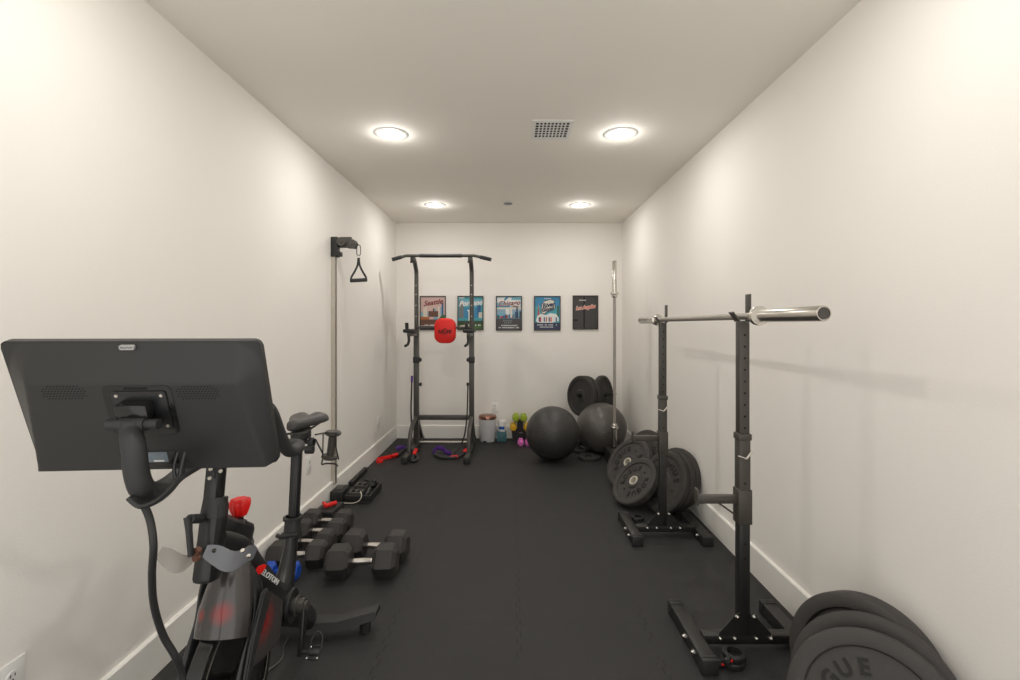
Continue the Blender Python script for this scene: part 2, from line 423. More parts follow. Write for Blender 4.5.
def a3(rect, poly, txt, bl):
    rect('p_sky', 0, 1, .32, 1); rect('p_lblue', 0, 1, .5, .62); rect('p_cream', 0, 1, .62, .68); rect('p_white', .02, .6, .82, .98)
    poly('p_blue', [(.28, .9), (.38, 1), (.52, 1), (.34, .88)]); rect('p_blue', 0, .5, .68, .73); rect('p_white', .55, .98, .7, .9)
    sky_line(rect, ['p_dblue', 'p_gray', 'p_lblue', 'p_navy'], .34, 9, .40, .56, 12); rect('p_white', .36, .52, .46, .62); rect('p_cream', .55, .63, .36, .66)
    rect('p_navy', .80, .86, .34, .68); rect('p_navy', .93, .99, .34, .56); poly('p_red', [(.14, .38), (.2, .42), (.26, .40), (.24, .36), (.16, .35)]); rect('p_red', .38, .44, .37, .43)
    rect('p_gray', 0, 1, 0, .335); rect('charcoal', 0, 1, 0, .33); bl('p_gray', .25, .05, .25, .65, 6); bl('p_gray', .19, .04, .3, .7, 5)
    bl('p_white', .11, .035, .14, .86, 15); bl('p_white', .045, .035, .08, .92, 18)
    txt('p_white', 'Chicago', .5, .80, .082, 4, .3, .0045); txt('p_maroon', 'Chicago', .5, .80, .082, 4, .3, .0018); rect('p_maroon', .66, .88, .695, .72)
def a4(rect, poly, txt, bl):
    rect('p_blue', 0, 1, 0, 1); rect('p_teal', 0, 1, .2, .72); poly('p_red', [(.10, .35), (.15, .8), (.2, .35)]); rect('p_dgreen', .9, .96, .25, .72)
    poly('p_navy', [(.24, .56), (.26, .76), (.34, .86), (.62, .93), (.78, .90), (.84, .66), (.70, .58), (.52, .54), (.40, .46), (.26, .48)])
    poly('p_cream', [(.27, .58), (.29, .76), (.37, .85), (.62, .91), (.76, .88), (.81, .66), (.68, .60), (.52, .57), (.38, .49), (.28, .51)])
    poly('p_white', [(.04, .28), (.1, .42), (.25, .49), (.45, .44), (.6, .50), (.85, .48), (.96, .36), (.96, .26), (.5, .18), (.1, .22)])
    for x, c in ((.18, 'p_navy'), (.23, 'p_red'), (.38, 'p_dblue'), (.46, 'p_orange'), (.58, 'p_navy'), (.65, 'p_red'), (.86, 'p_dblue')): rect(c, x - .025, x + .025, .24, .38)
    rect('p_navy', 0, 1, 0, .21); bl('p_white', .13, .03, .1, .9, 16); bl('p_white', .065, .03, .2, .8, 12); bl('p_white', .93, .03, .38, .66, 7)
    txt('p_navy', 'River', .54, .75, .07, 10, .3, .003); txt('p_navy', 'Good', .5, .62, .062, 10, .3, .003)
def a5(rect, poly, txt, bl):
    rect('charcoal', 0, 1, 0, 1); rect('slot', .42, .48, 0, .98); rect('slot', .02, .18, .24, .29); bl('p_cream', .86, .035, .24, .54, 7)
    for n, bo in (('p_cream', .006), ('p_coral', .0022)): txt(n, 'Los Angeles', .5, .66, .060, 7, .4, bo, .80)
poster(420, 446, 296, 330, 'framed poster with pink sky and brown building, partly behind red pad', a1)
poster(457.5, 483.5, 296, 330, 'framed teal and green poster partly behind the tower upright', a2)
poster(496, 522, 296, 330.5, 'framed city poster with dark red script, middle of five', a3)
poster(534, 560.5, 296, 330.5, 'framed blue poster with cream lettering blob and small people', a4)
poster(572.5, 598, 295.5, 329.5, 'framed plain charcoal poster with coral red script, rightmost', a5)

# ------------------------------------------------------------------ bumper plates (normal = local +z, centre at origin)
def make_plate(Rr, th, m, label, hub='brass', letter=True, group='bumper plates'):
    t = thing('bumper_plate', (0, 0, 0), label, 'weight plate', group)
    h = th / 2; k = Rr / .225
    def side(s): return [(.030 * k, h * .9), (.062 * k, h * .9), (.072 * k, h * .58), (.174 * k, h * .58), (.179 * k, h - .002), (.184 * k, h), (.214 * k, h), (.222 * k, h - .004), (Rr, h - .011)]
    a = side(1); prof = [(.030, h * .9)] + a[1:] + [(r, -z) for r, z in reversed(a[1:])] + [(.030, -h * .9)]
    B().lathe(prof, seg=72, closed=True).build('rubber_disc', m, t, ang=28)
    hb = B().lathe([(.0255, h * .92), (.0285, h + .0015), (.036, h + .0015), (.038, h * .9), (.038, h * .5), (.0305, h * .5), (.0305, -h * .5), (.038, -h * .5), (.038, -h * .9), (.036, -h - .0015), (.0285, -h - .0015), (.0255, -h * .92)], seg=40, closed=True)
    hb.build('hub', M[hub], t)
    if letter:
        mm = Matrix.Translation((0, 0, h * .58 + .001))
        for a_ in (0, math.pi):
            b = B(); b.text('ROGUE', Matrix.Rotation(a_, 4, 'Z') @ mm, .060 * k, .006, arc=.122 * k, bold=.0018, spread=1.12); b.build('lettering', M['rubber_txt'], t)
        for s_ in (-1, 1):
            b = B(); b.lathe([(.006, 0), (.009, 0), (.009, .003), (.006, .003)], Matrix.Translation((s_ * .112 * k, .0, h * .58)), 16, True); b.build('raised_ring', M['rubber_txt'], t)
    return t
def pose(c, n, spin=0, up=(0, 0, 1)):
    return frame(c, z=n, up=up) @ Matrix.Rotation(R(spin), 4, 'Z')

G1 = 'bumper plates leaning beside the near squat stand'
n1 = V((-.60, -.76, .26))
pA = make_plate(.225, .062, M['rubber'], 'nearest grooved plate with raised lettering, front of stack by near stand', group=G1, hub='chrome')
pA.matrix_world = pose((1.055, 1.395, .219), (-.62, -.70, .42), 64)
dup(pA, 'middle plate of the near right stack, sandwiched between two others', pose((1.112, 1.475, .223), (-.70, -.66, .42), -20))
pC = make_plate(.225, .085, M['rubber'], 'rearmost thick plate of near right stack, leaning on the right wall', group=G1, hub='chrome')
pC.matrix_world = pose((1.160, 1.582, .2295), (-.85, -.50, .20), 20)

G2 = 'bumper plates leaning behind the far squat stand'
pB = make_plate(.225, .056, M['rubber'], 'dark plate leaning behind the two plates with pale hubs', group=G2)
pB.matrix_world = pose((1.10, 4.12, .211), (-.78, -.40, .48), 10)
dup(pB, 'tipped plate with pale hub directly behind the frontmost tipped one', pose((.985, 4.03, .202), (-.73, -.36, .58), -100))
pD = make_plate(.20, .060, M['rubber'], 'thick plate tipped far back with pale hub, just left of far stand post', group=G2)
pD.matrix_world = pose((.938, 3.64, .170), (-.69, -.28, .67), -115)

dup(pB, 'dark plate nearest the vertical bar holder, rear of the tipped ones', pose((1.17, 4.24, .215), (-.82, -.40, .42), 40))
pW = None
for (c, n, lab, sp) in (((1.213, 3.55, .226), (-.90, -.36, .25), 'tallest looking plate resting against right wall behind far stand', 0),
                        ((1.163, 3.52, .224), (-.885, -.36, .30), 'plate second from right wall in the row behind far stand', 30),
                        ((1.113, 3.50, .221), (-.86, -.36, .36), 'plate with recessed face partly hidden by the far stand post', 160)):
    if pW is None: pW = make_plate(.225, .046, M['rubber'], lab, group=G2); pW.matrix_world = pose(c, n, sp)
    else: dup(pW, lab, pose(c, n, sp))

# plate tree in the corner behind the balls
t = thing('plate_tree', (.93, 5.46, 0), 'black weight plate tree in back corner behind the exercise balls', 'weight rack')
b = B(); b.beam((-.24, 0, .03), (.24, 0, .03), .05, .05, bev=.004); b.beam((-.22, -.17, .025), (-.22, .17, .025), .05, .05, bev=.004); b.beam((.22, -.17, .025), (.22, .17, .025), .05, .05, bev=.004)
b.build('base', M['black_steel'], t)
b = B(); b.beam((0, 0, .04), (0, 0, .70), .05, .05, up=(0, 1, 0), bev=.004); b.build('post', M['black_steel'], t)
dl = V((-.83, -.55, .08)).normalized(); dr = V((.80, -.58, .12)).normalized()
for d in (dl, dr): B().cyl(V((0, 0, .57)), V((0, 0, .57)) + d * .27, .014).build('peg', M['black_steel'], t)
base = V((.93, 5.46, .57))
pt = make_plate(.225, .05, M['rubber2'], 'plate with peg through it, front left on the corner tree', group='plates hanging on the corner tree', hub='matte_black', letter=False)
pt.matrix_world = pose(base + dl * .185 - V((0, 0, .012)), dl)
dup(pt, 'second plate on the left peg of the corner tree, behind the front one', pose(base + dl * .125 - V((0, 0, .012)), dl))
dup(pt, 'plate on the right peg of the corner tree near the upright bar', pose(base + dr * .12 - V((0, 0, .012)), dr))

# loose small plates on the floor by the second ball
sp_ = make_plate(.115, .032, M['rubber2'], 'small black plate flat on the floor between the two balls', group='small plates flat on the floor', letter=False, hub='matte_black')
sp_.matrix_world = Matrix.Translation((.74, 5.20, .017))
dup(sp_, 'small black plate flat on the floor in front of the lighter ball', Matrix.Translation((.785, 4.89, .017)))

# ------------------------------------------------------------------ exercise balls
def ball(loc, r, m, label, rot):
    t = B(); t.sphere((0, 0, 0), r, seg=64)
    o = t.build('exercise_ball', m); o.location = loc; o.rotation_euler = rot
    s = B(); s.disc(V((r - .004, 0, 0)), .012, .006, z=(1, 0, 0), bev=.002); s.build('valve_plug', M['matte_black'], o)
    return tag(o, label, 'exercise ball', 'exercise balls')
ball((.41, 4.86, .27), .27, M['ball'], 'dark matte ribbed exercise ball, left of the two', (R(20), R(-14), R(230)))
ball((.955, 5.13, .266), .266, M['ball2'], 'lighter glossy ribbed exercise ball, right one behind upright bar', (R(30), R(30), R(150)))

# ------------------------------------------------------------------ upright bar and its holder
hx0, hx1, hy0, hy1, hz = .935, 1.235, 4.42, 4.84, .145
t = thing('bar_holder', ((hx0 + hx1) / 2, (hy0 + hy1) / 2, 0), 'black steel bar holder box with open tubes, on floor by balls', 'barbell holder')
b = B(); b.bx(-.15, .15, -.21, .21, .0, .012, .002)
for x in (-.147, .147): b.bx(x - .003, x + .003, -.21, .21, .012, hz - .008)
for y in (-.207, .207): b.bx(-.144, .144, y - .003, y + .003, .012, hz - .008)
b.build('body', M['black_steel'], t)
b = B()
holes = [(-.065 + i * .13 , -.145 + j * .145) for i in range(2) for j in range(3)]
for x0_, x1_ in ((-.15, -.090), (-.040, .040), (.090, .15)): b.bx(x0_, x1_, -.21, .21, hz - .008, hz)
for x0_, x1_ in ((-.090, -.040), (.040, .090)):
    for y0_, y1_ in ((-.21, -.170), (-.120, -.025), (.025, .120), (.170, .21)): b.bx(x0_, x1_, y0_, y1_, hz - .008, hz)
b.build('top_plate', M['black_steel'], t)
for (x, y) in holes:
    B().lathe([(.028, 0), (.034, 0), (.034, .008), (.028, .008)], Matrix.Translation((x, y, hz)), 24, True).build('tube_collar', M['matte_black'], t)
def barbell(m, label, L, sl, rs=.025, group='barbells'):
    t = thing('barbell', (0, 0, 0), label, 'barbell', group)
    s = L - 2 * sl
    B().cyl((0, 0, -s / 2), (0, 0, s / 2), .0142, seg=20).build('shaft', M['knurl'], t)
    for k in (-1, 1):
        mm = Matrix.Diagonal((1, 1, k, 1)); a = s / 2
        B().lathe([(.0143, a - .03), (.022, a - .03), (.027, a - .022), (.027, a - .004), (.0365, a), (.0385, a + .004), (.0385, a + .018), (.0365, a + .022), (rs, a + .022), (rs, L / 2 - .003), (rs - .002, L / 2), (rs - .005, L / 2), (rs - .005, L / 2 - .006), (0, L / 2 - .006)], mm, 40).build('sleeve', M['bar'], t)
        e = B(); e.disc((0, 0, k * (L / 2 - .0055)), rs - .006, .0015, z=(0, 0, k)); e.lathe([(.010, 0), (.014, 0), (.014, .0015), (.010, .0015)], Matrix.Translation((0, 0, k * (L / 2 - .004))), 20, True)
        e.build('end_cap', M['gray_steel'], t)
    t.matrix_world = m
    return t
hp = (hx0 + .085, 4.775)
bt = barbell(Matrix.Translation((1.020, 4.775, .018 + 1.985 / 2)), 'steel barbell standing upright in the black holder box', 1.985, .337, rs=.0238)
barbell(frame((.972, (1.495 + 3.61) / 2, 1.3975), z=(0, -1, 0)), 'steel barbell lying across the two squat stands', 2.115, .405)

# ------------------------------------------------------------------ squat stands
def squat_stand(loc, label):
    t = thing('squat_stand', loc, label, 'squat stand', 'squat stands under the barbell')
    # origin = floor under the post; x right, y away
    def foot(x):
        b = B(); b.beam((x, -.13, .030), (x, .225, .030), .060, .058, bev=.003); o = b.build('foot', M['black_steel'], t)
        for y in (-.147, .240):
            q = B(); q.box((x, y + (.003 if y < 0 else 0), .031), (.066, .035, .062), .004)
            for i in range(5): q.box((x, y + (.003 if y < 0 else 0), .062), (.060 - .001 * i, .002, .002))
            q.build('end_cap', M['matte_black'], o)
        for y in (-.07, .03):
            q = B(); q.disc((x - .030, y, .034), .011, .006, z=(-1, 0, 0), seg=6); q.sphere((x - .038, y, .034), .0065); q.build('bolt', M['chrome'], o)
        return o
    foot(-.200); foot(.232)
    b = B(); b.beam((-.172, 0, .050), (.204, 0, .050), .045, .038, bev=.003); b.build('crossbeam', M['black_steel'], t)
    b = B(); b.beam((0, 0, .066), (0, 0, .56), .044, .044, up=(0, 1, 0), bev=.003); b.build('lower_post', M['black_steel'], t)
    b = B(); b.beam((0, 0, .53), (0, 0, .90), .047, .046, up=(0, 1, 0), bev=.003)
    b.beam((0, 0, .880), (0, 0, .908), .056, .055, up=(0, 1, 0), bev=.005); b.build('outer_sleeve', M['brown_steel'], t)
    b = B(); b.beam((0, 0, .89), (0, 0, 1.374), .042, .040, up=(0, 1, 0), bev=.003); inner = b.build('upper_post', M['brown_steel'], t)
    b = B()
    for i in range(9): b.disc((.0, -.0202, .932 + i * .0485), .0050, .001, z=(0, -1, 0), seg=16)
    b.build('adjustment_holes', M['slot'], inner)
    b = B()
    for z in (.702, .45, .39): b.disc((.0, -.0232, z), .0048, .001, z=(0, -1, 0), seg=16)
    b.build('adjustment_holes', M['slot'], t)
    # bar saddle
    b = B(); b.box((.0, 0, 1.377), (.050, .044, .005)); b.box((.023, -.002, 1.434), (.006, .042, .114), .001)
    b.box((-.034, 0, 1.396), (.006, .042, .050), .001, rot=Matrix.Rotation(R(-36), 3, 'Y')); b.build('bar_saddle', M['brown_steel'], t)
    # gussets
    for s_ in (-1, 1):
        g = B(); g.prism([(s_ * x, z) for x, z in ((.021, 0), (.108, 0), (.108, .010), (.033, .092), (.021, .092))], frame((0, -.019, .069), x=(1, 0, 0), z=(0, -1, 0)), .004); g.build('gusset', M['black_steel'], t)
        for (x, z) in ((s_ * .105, .060), (s_ * .034, .150), (s_ * .045, .060)):
            q = B(); q.disc((x, -.0225, z), .009, .006, z=(0, -1, 0), seg=6); q.sphere((x, -.030, z), .006); q.build('bolt', M['chrome'], t)
    # pin
    b = B(); b.cyl((-.01, -.055, .815), (-.01, .04, .815), .004); b.tube([(-.01, -.052, .815), (-.014, -.058, .815), (-.044, -.058, .826)], .004); b.tube([(-.010, -.055, .815), (.018, -.045, .842)], .0045)
    b.build('locking_pin', M['chrome'], t)
    # spotter arm
    b = B(); b.box((0, 0, .603), (.058, .056, .145), .004); br = b.build('arm_bracket', M['brown_steel'], t)
    b = B(); b.beam((-.026, 0, .630), (-.190, 0, .630), .028, .032, bev=.002); b.box((-.193, 0, .640), (.008, .040, .066), .002)
    b.beam((-.105, 0, .616), (-.026, 0, .560), .007, .007); b.build('spotter_arm', M['brown_steel'], t)
    return t
s1 = squat_stand((.970, 2.02, 0), 'black squat stand nearest the viewer, holding the near end of bar')
dup(s1, 'black squat stand farther away in front of the leaning plates', Matrix.Translation((.974, 3.107, 0)))

# spring / clamp collars on the floor
def collar(loc, rz, label, r=.034, red=True):
    t = thing('bar_collar', loc, label, 'bar collar', 'bar collars on the floor', rz)
    b = B(); b.lathe([(r - .006, 0), (r + .008, 0), (r + .010, .004), (r + .010, .020), (r + .006, .025), (r - .006, .025)], seg=32, closed=True)
    b.build('ring', M['matte_black'], t)
    b = B(); b.box((-r - .018, -.004, .013), (.05, .024, .020), .004); b.box((-r - .03, -.004, .026), (.03, .016, .006), .002); b.build('latch', M['matte_black'], t)
    if red: b = B(); b.box((-r - .02, -.017, .018), (.012, .004, .008), .001); b.build('latch_tab', M['red'], t)
    return t
c1 = collar((.885, 1.925, .0), R(10), 'black locking collar on floor against the near squat stand base')
m_ = Matrix.Translation((.893, 1.93, .0255)) @ Matrix.Rotation(R(40), 4, 'Z')
dup(c1, 'black locking collar stacked on top of another by near stand', m_)
collar((.88, 3.36, 0), R(60), 'black locking collar on floor behind the far squat stand foot', red=False)

# ------------------------------------------------------------------ hex dumbbells
def make_dumbbell(L, rh, hw, label, m=None, hm=None, group='black hex dumbbells', hm_r=.016, kname='hex_dumbbell'):
    t = thing(kname, (0, 0, 0), label, 'dumbbell', group)          # handle along local x, base at z=0, flat side down
    ap = rh * math.cos(R(30)); z0 = ap
    for s_ in (-1, 1):
        rings = []
        x0 = s_ * (L / 2 - hw); 
        for (x, k) in ((0, .72), (.14, .94), (.2, 1), (.74, 1), (.84, .95), (1, .66)):
            rr = rh * k; xx = x0 + s_ * hw * x
            rings.append([V((xx, rr * math.cos(R(60 * i)), z0 + rr * math.sin(R(60 * i)))) for i in range(6)])
        B().rings(rings).build('hex_head', m or M['hex'], t, ang=20)
    n = 9; pts = []; rs = []; l = L / 2 - hw + .004
    for i in range(n):
        u = -1 + 2 * i / (n - 1); pts.append(V((u * l, 0, z0))); rs.append(hm_r * (1.06 - .18 * abs(u) ** 1.5))
    h = B().tube(pts, rs, 16)
    for u in [x * .09 - .63 for x in range(15)]: h.lathe([(hm_r * .9, -.0016), (hm_r * 1.12, 0), (hm_r * .9, .0016)], frame((u * l, 0, z0), z=(1, 0, 0)), 14)
    h.build('handle', hm or M['chrome'], t)
    return t
d1 = make_dumbbell(.378, .092, .126, 'large black hex dumbbell nearest the viewer, in the front pair', group='large hex dumbbells in the front pair', hm_r=.017)
d1.location = (-.812, 2.605, 0); d1.rotation_euler.z = R(2)
dup(d1, 'large black hex dumbbell just behind the nearest one', Matrix.Translation((-.792, 2.79, 0)) @ Matrix.Rotation(R(-3), 4, 'Z'))
GD = 'smaller hex dumbbells lined up along the left wall'
d3 = make_dumbbell(.318, .076, .105, 'smaller black hex dumbbell by the wall, nearest of the four', group=GD)
d3.location = (-1.212, 2.715, 0); d3.rotation_euler.z = R(3)
dup(d3, 'smaller black hex dumbbell by the wall, second of four from the front', Matrix.Translation((-1.220, 2.872, 0)) @ Matrix.Rotation(R(-2), 4, 'Z'))
dup(d3, 'smaller black hex dumbbell by the wall, third of four from the front', Matrix.Translation((-1.215, 3.025, 0)) @ Matrix.Rotation(R(2), 4, 'Z'))
dup(d3, 'smaller black hex dumbbell by the wall, farthest of the four', Matrix.Translation((-1.222, 3.182, 0)) @ Matrix.Rotation(R(-1), 4, 'Z'))
d7 = make_dumbbell(.19, .050, .06, 'blue coated dumbbell half hidden behind the bike seat tube', m=M['blue'], hm=M['blue'], group='blue dumbbells', hm_r=.013)
d7.location = (-1.235, 2.57, 0)

# small coloured dumbbells and their stand
t = thing('dumbbell_stand', (.095, 5.62, 0), 'small black triangular dumbbell stand holding coloured weights by back wall', 'dumbbell rack')
b = B()
b.prism([(-.09, 0), (.09, 0), (.10, .133), (.032, .133), (.032, .222), (.06, .226), (.06, .243), (-.06, .243), (-.06, .226), (-.032, .222), (-.032, .133), (-.10, .133)], frame((0, .035, 0), x=(1, 0, 0), z=(0, -1, 0)), .02, .003)
b.prism([(-.09, 0), (.09, 0), (.10, .133), (.032, .133), (.032, .222), (.06, .226), (.06, .243), (-.06, .243), (-.06, .226), (-.032, .222), (-.032, .133), (-.10, .133)], frame((0, .095, 0), x=(1, 0, 0), z=(0, -1, 0)), .02, .003)
b.bx(-.10, .10, .036, .074, 0, .02)
b.build('frame', M['matte_black'], t)
b = B(); b.box((.01, .0145, .10), (.045, .001, .012)); b.build('name_plate', M['p_gray'], t)
def small(color, x, y, z, label, group):
    d = make_dumbbell(.17, .037 if color == 'pink' else .043, .05, label, m=M[color], hm=M[color], group=group, hm_r=.013, kname='small_dumbbell')
    d.matrix_world = Matrix.Translation((x, y, z)) @ Matrix.Rotation(R(90), 4, 'Z') @ Matrix.Rotation(0, 4, 'X')
    return d
small('green', .045, 5.635, .245, 'lime green dumbbell on top of the stand, left one', 'lime green dumbbells')
small('green', .137, 5.635, .245, 'lime green dumbbell on top of the stand, right one', 'lime green dumbbells')
small('yellow', .015, 5.635, .136, 'yellow dumbbell on the left side of the stand', 'yellow dumbbells')
small('yellow', .175, 5.635, .136, 'yellow dumbbell on the right side of stand beside the dark ball', 'yellow dumbbells')
small('pink', .100, 5.46, 0, 'pink dumbbell on floor in front of stand, left one', 'pink dumbbells')
small('pink', .185, 5.46, 0, 'pink dumbbell on floor touching distance from dark ball', 'pink dumbbells')

# ------------------------------------------------------------------ trash can, wipes tub, tissue box
t = thing('trash_can', (-.288, 5.66, 0), 'small white pedal bin with copper lid by the back wall', 'trash can')
B().lathe([(0, 0), (.088, 0), (.092, .006), (.100, .26), (.097, .262), (0, .262)], seg=48).build('bucket', M['white2'], t)
B().lathe([(.101, .262), (.105, .266), (.105, .288), (.098, .302), (.07, .310), (0, .312), (0, .262)], seg=48).build('lid', M['copper'], t)
b = B(); b.box((-.025, -.100, .014), (.045, .03, .012), .003); b.build('pedal', M['matte_black'], t)
t = thing('tissue_box', (-.122, 5.66, 0), 'small teal patterned box on floor beside the trash can', 'box')
B().box((0, 0, .058), (.112, .10, .114), .002).build('carton', M['teal'], t)
t = thing('wipes_tub', (-.118, 5.66, .1155), 'white round tub with blue label on top of the teal box', 'container')
B().lathe([(0, 0), (.043, 0), (.046, .004), (.046, .098), (0, .098)], seg=32).build('tub', M['white'], t)
B().lathe([(.0465, .020), (.0468, .020), (.0468, .066), (.0465, .066)], seg=32, closed=True).build('label_wrap', [M['white']], t)
b = B(); b.lathe([(0, .098), (.048, .098), (.048, .112), (.040, .128), (0, .130)], seg=32); b.build('lid', M['white'], t)
b = B(); rg = []
for i in range(9):
    a = R(-140 + i * 11); rg.append((.0474 * math.cos(a), .0474 * math.sin(a)))
vs = [(x, y, .026) for x, y in rg] + [(x, y, .060) for x, y in rg]; b._add(vs, [(i, i + 1, 10 + i, 9 + i) for i in range(8)]); b.build('label_patch', M['lblue'], t)

# ------------------------------------------------------------------ pull-up / dip tower
TX0, TX1, TY = -1.055, -.445, 5.30
org = V((-.75, TY, 0))
t = thing('power_tower', org, 'dark steel pull-up and dip tower with red back pad by back wall', 'power tower')
def tb(): return B()
for x in (TX0, TX1):
    b = tb(); b.beam((x, 4.72, .035), (x, 5.66, .035), .045, .05, bev=.003); o = b.build('base_rail', M['gray_steel'], t, at=org)
    q = tb(); q.box((x, 4.712, .033), (.056, .045, .064), .006); q.build('foot_cap', M['matte_black'], o, at=org)
    b = tb(); b.beam((x, TY, .05), (x, TY, 1.28), .055, .055, up=(0, 1, 0), bev=.003); b.build('lower_upright', M['gray_steel'], t, at=org)
    b = tb(); b.tube([(x, TY, 1.26), (x, TY, 1.90), (x, TY - .01, 1.96), (x, TY - .09, 2.04), (x, 5.16, 2.075), (x, 5.09, 2.085)], .024, 12)
    up_ = b.build('upper_upright', M['gray_steel'], t, at=org)
    q = tb()
    for z in (1.46, 1.58, 1.70, 1.80): q.disc((x, TY - .0235, z), .006, .0015, z=(0, -1, 0))
    q.build('adjustment_holes', M['alu'], up_, at=org)
    b = tb(); b.tube([(x, 4.92, .06), (x, 4.94, .15), (x, 5.00, .25), (x, 5.12, .315), (x, 5.27, .345)], .022, 10, smooth=4); b.build('curved_brace', M['gray_steel'], t, at=org)
    b = tb(); b.beam((x, 5.62, .06), (x, 5.32, .34), .035, .035, bev=.002); b.build('rear_brace', M['gray_steel'], t, at=org)
    s_ = -1 if x == TX0 else 1
    for z in (.98, .71):
        q = tb(); q.beam((x, TY, z - .035), (x, TY, z + .035), .066, .066, up=(0, 1, 0), bev=.005) if z > .9 else None
        q.cyl((x - s_ * .02, TY, z), (x - s_ * .038, TY, z), .012); q.disc((x - s_ * .036, TY, z), .021, .02, z=(-s_, 0, 0), bev=.004); q.build('adjustment_knob', M['matte_black'], t, at=org)
    # dip arm
    b = tb(); b.beam((x, TY, 1.265), (x, 4.90, 1.265), .035, .035, bev=.002); b.build('arm_tube', M['gray_steel'], t, at=org)
    b = tb(); b.box((x, 5.03, 1.303), (.115, .30, .038), .012); b.build('forearm_pad', M['matte_black'], t, at=org)
    b = tb(); b.cyl((x - .02, 4.92, 1.285), (x - .02, 4.90, 1.385), .018); b.build('hand_grip', M['grip'], t, at=org)
    b = tb(); b.tube([(x - .01, 4.94, 1.265), (x - .005, 4.94, 1.20), (x - .012, 4.92, 1.165), (x - .032, 4.88, 1.15)], .014); b.build('lower_grip', M['grip'], t, at=org)
    b = tb(); b.box((x, 5.10, 2.07), (.042, .05, .05), .004); b.disc((x - .026, 5.10, 2.035), .012, .05, z=(1, 0, 0)); b.build('bar_clamp', M['gray_steel'], t, at=org)
b = tb(); b.tube([(-1.255, 5.04, 2.052), (-1.16, 5.06, 2.082), (-1.12, 5.07, 2.096), (-.40, 5.07, 2.096), (-.35, 5.06, 2.084), (-.225, 5.04, 2.052)], .0155, 12); b.build('pull_up_bar', M['gray_steel'], t, at=org)
for a, c in (((-1.260, 5.039, 2.0505), (-1.165, 5.059, 2.081)), ((-.220, 5.039, 2.0505), (-.335, 5.058, 2.080)), ((-.975, 5.07, 2.096), (-.53, 5.07, 2.096))):
    b = tb(); b.cyl(a, c, .020, seg=14); b.build('bar_grip', M['grip'], t, at=org)
b = tb(); b.beam((TX0, TY, .345), (TX1, TY, .345), .05, .05, bev=.003); b.build('crossbar', M['gray_steel'], t, at=org)
b = tb(); b.cyl((TX0, 5.41, .045), (TX1, 5.41, .045), .014); b.build('floor_tie_bar', M['alu'], t, at=org)
b = tb(); b.cyl((TX0, 5.27, 1.335), (TX1, 5.27, 1.335), .013); b.build('pad_bar', M['gray_steel'], t, at=org)
# red pad
pc = V((-.722, 5.19, 1.302)); b = tb()
def rrect(w_, h_, r_, n=8, belly=0):
    o = []
    for cx, cy, a0 in ((w_ / 2 - r_, h_ / 2 - r_, 0), (-w_ / 2 + r_, h_ / 2 - r_, 90), (-w_ / 2 + r_, -h_ / 2 + r_, 180), (w_ / 2 - r_, -h_ / 2 + r_, 270)):
        for i in range(n + 1):
            a = R(a0 + 90 * i / n); o.append((cx + r_ * math.cos(a), cy + r_ * math.sin(a)))
    return o
rg = []
for (d, k) in ((.035, .93), (.030, .985), (.010, 1.0), (-.02, .99), (-.034, .955), (-.040, .88)):
    rg.append([pc + V((x * k, d, z * k)) for x, z in rrect(.232, .272, .085)])
b.rings(rg); pad = b.build('back_pad', M['redpad'], t, at=org, ang=60)
b = tb(); m = frame(pc + V((0, -.0405, -.012)), x=(1, 0, 0), z=(0, -1, 0)); b.text('RELIFE', m, .050, .001, shear=.1, bold=.0018)
b.text('SPORTS', frame(pc + V((0, -.0405, -.04)), x=(1, 0, 0), z=(0, -1, 0)), .014, .001)
b.prism([(-.022, 0), (-.006, .012), (0, .004), (.010, .014), (.022, 0)], frame(pc + V((.0, -.0402, .014)), x=(1, 0, 0), z=(0, -1, 0)), .001)
b.build('printed_logo', M['slot'], pad, at=org)

# resistance tubes hooked on the tower
def band(name, pts, label, strap_pts, hook_pts, reds, r=.017):
    o0 = V(pts[0]); t = thing(name, (o0.x, o0.y, 0), label, 'resistance band', 'padded resistance tubes at the tower'); at = (o0.x, o0.y, 0)
    B().tube(pts, r, 12, smooth=6).build('foam_tube', M['grip'], t, at=at)
    if hook_pts: B().tube(hook_pts, .008, 8, smooth=4).build('cord', M['matte_black'], t, at=at)
    for mt, sp2 in strap_pts: B().tube(sp2, .024, 8, smooth=5, flat=.22, upv=(0, 0, 1)).build('strap', M[mt], t, at=at)
    for a, c in reds: B().cyl(a, c, r + .003, seg=14).build('red_sleeve', M['red'], t, at=at)
z = .02
band('resistance_tube', [(-1.235, 4.92, z), (-1.17, 4.98, .022), (-1.11, 4.99, .07), (-1.055, 4.97, .082), (-1.0, 4.93, .05), (-.955, 4.84, z), (-.955, 4.77, z), (-.99, 4.75, z), (-1.005, 4.85, .03), (-.99, 4.96, .075), (-.985, 5.04, .05)],
     'black padded tube with red handle loop at left foot of tower', [('red', [(-1.235, 4.92, .012), (-1.30, 4.86, .012), (-1.345, 4.80, .012), (-1.33, 4.74, .012), (-1.28, 4.76, .012)]), ('purple', [(-1.25, 5.18, .03), (-1.19, 5.20, .04), (-1.13, 5.16, .03)])], None,
     [((-1.235, 4.92, z), (-1.185, 4.975, z)), ((-.992, 4.96, .075), (-1.0, 4.88, .042))])
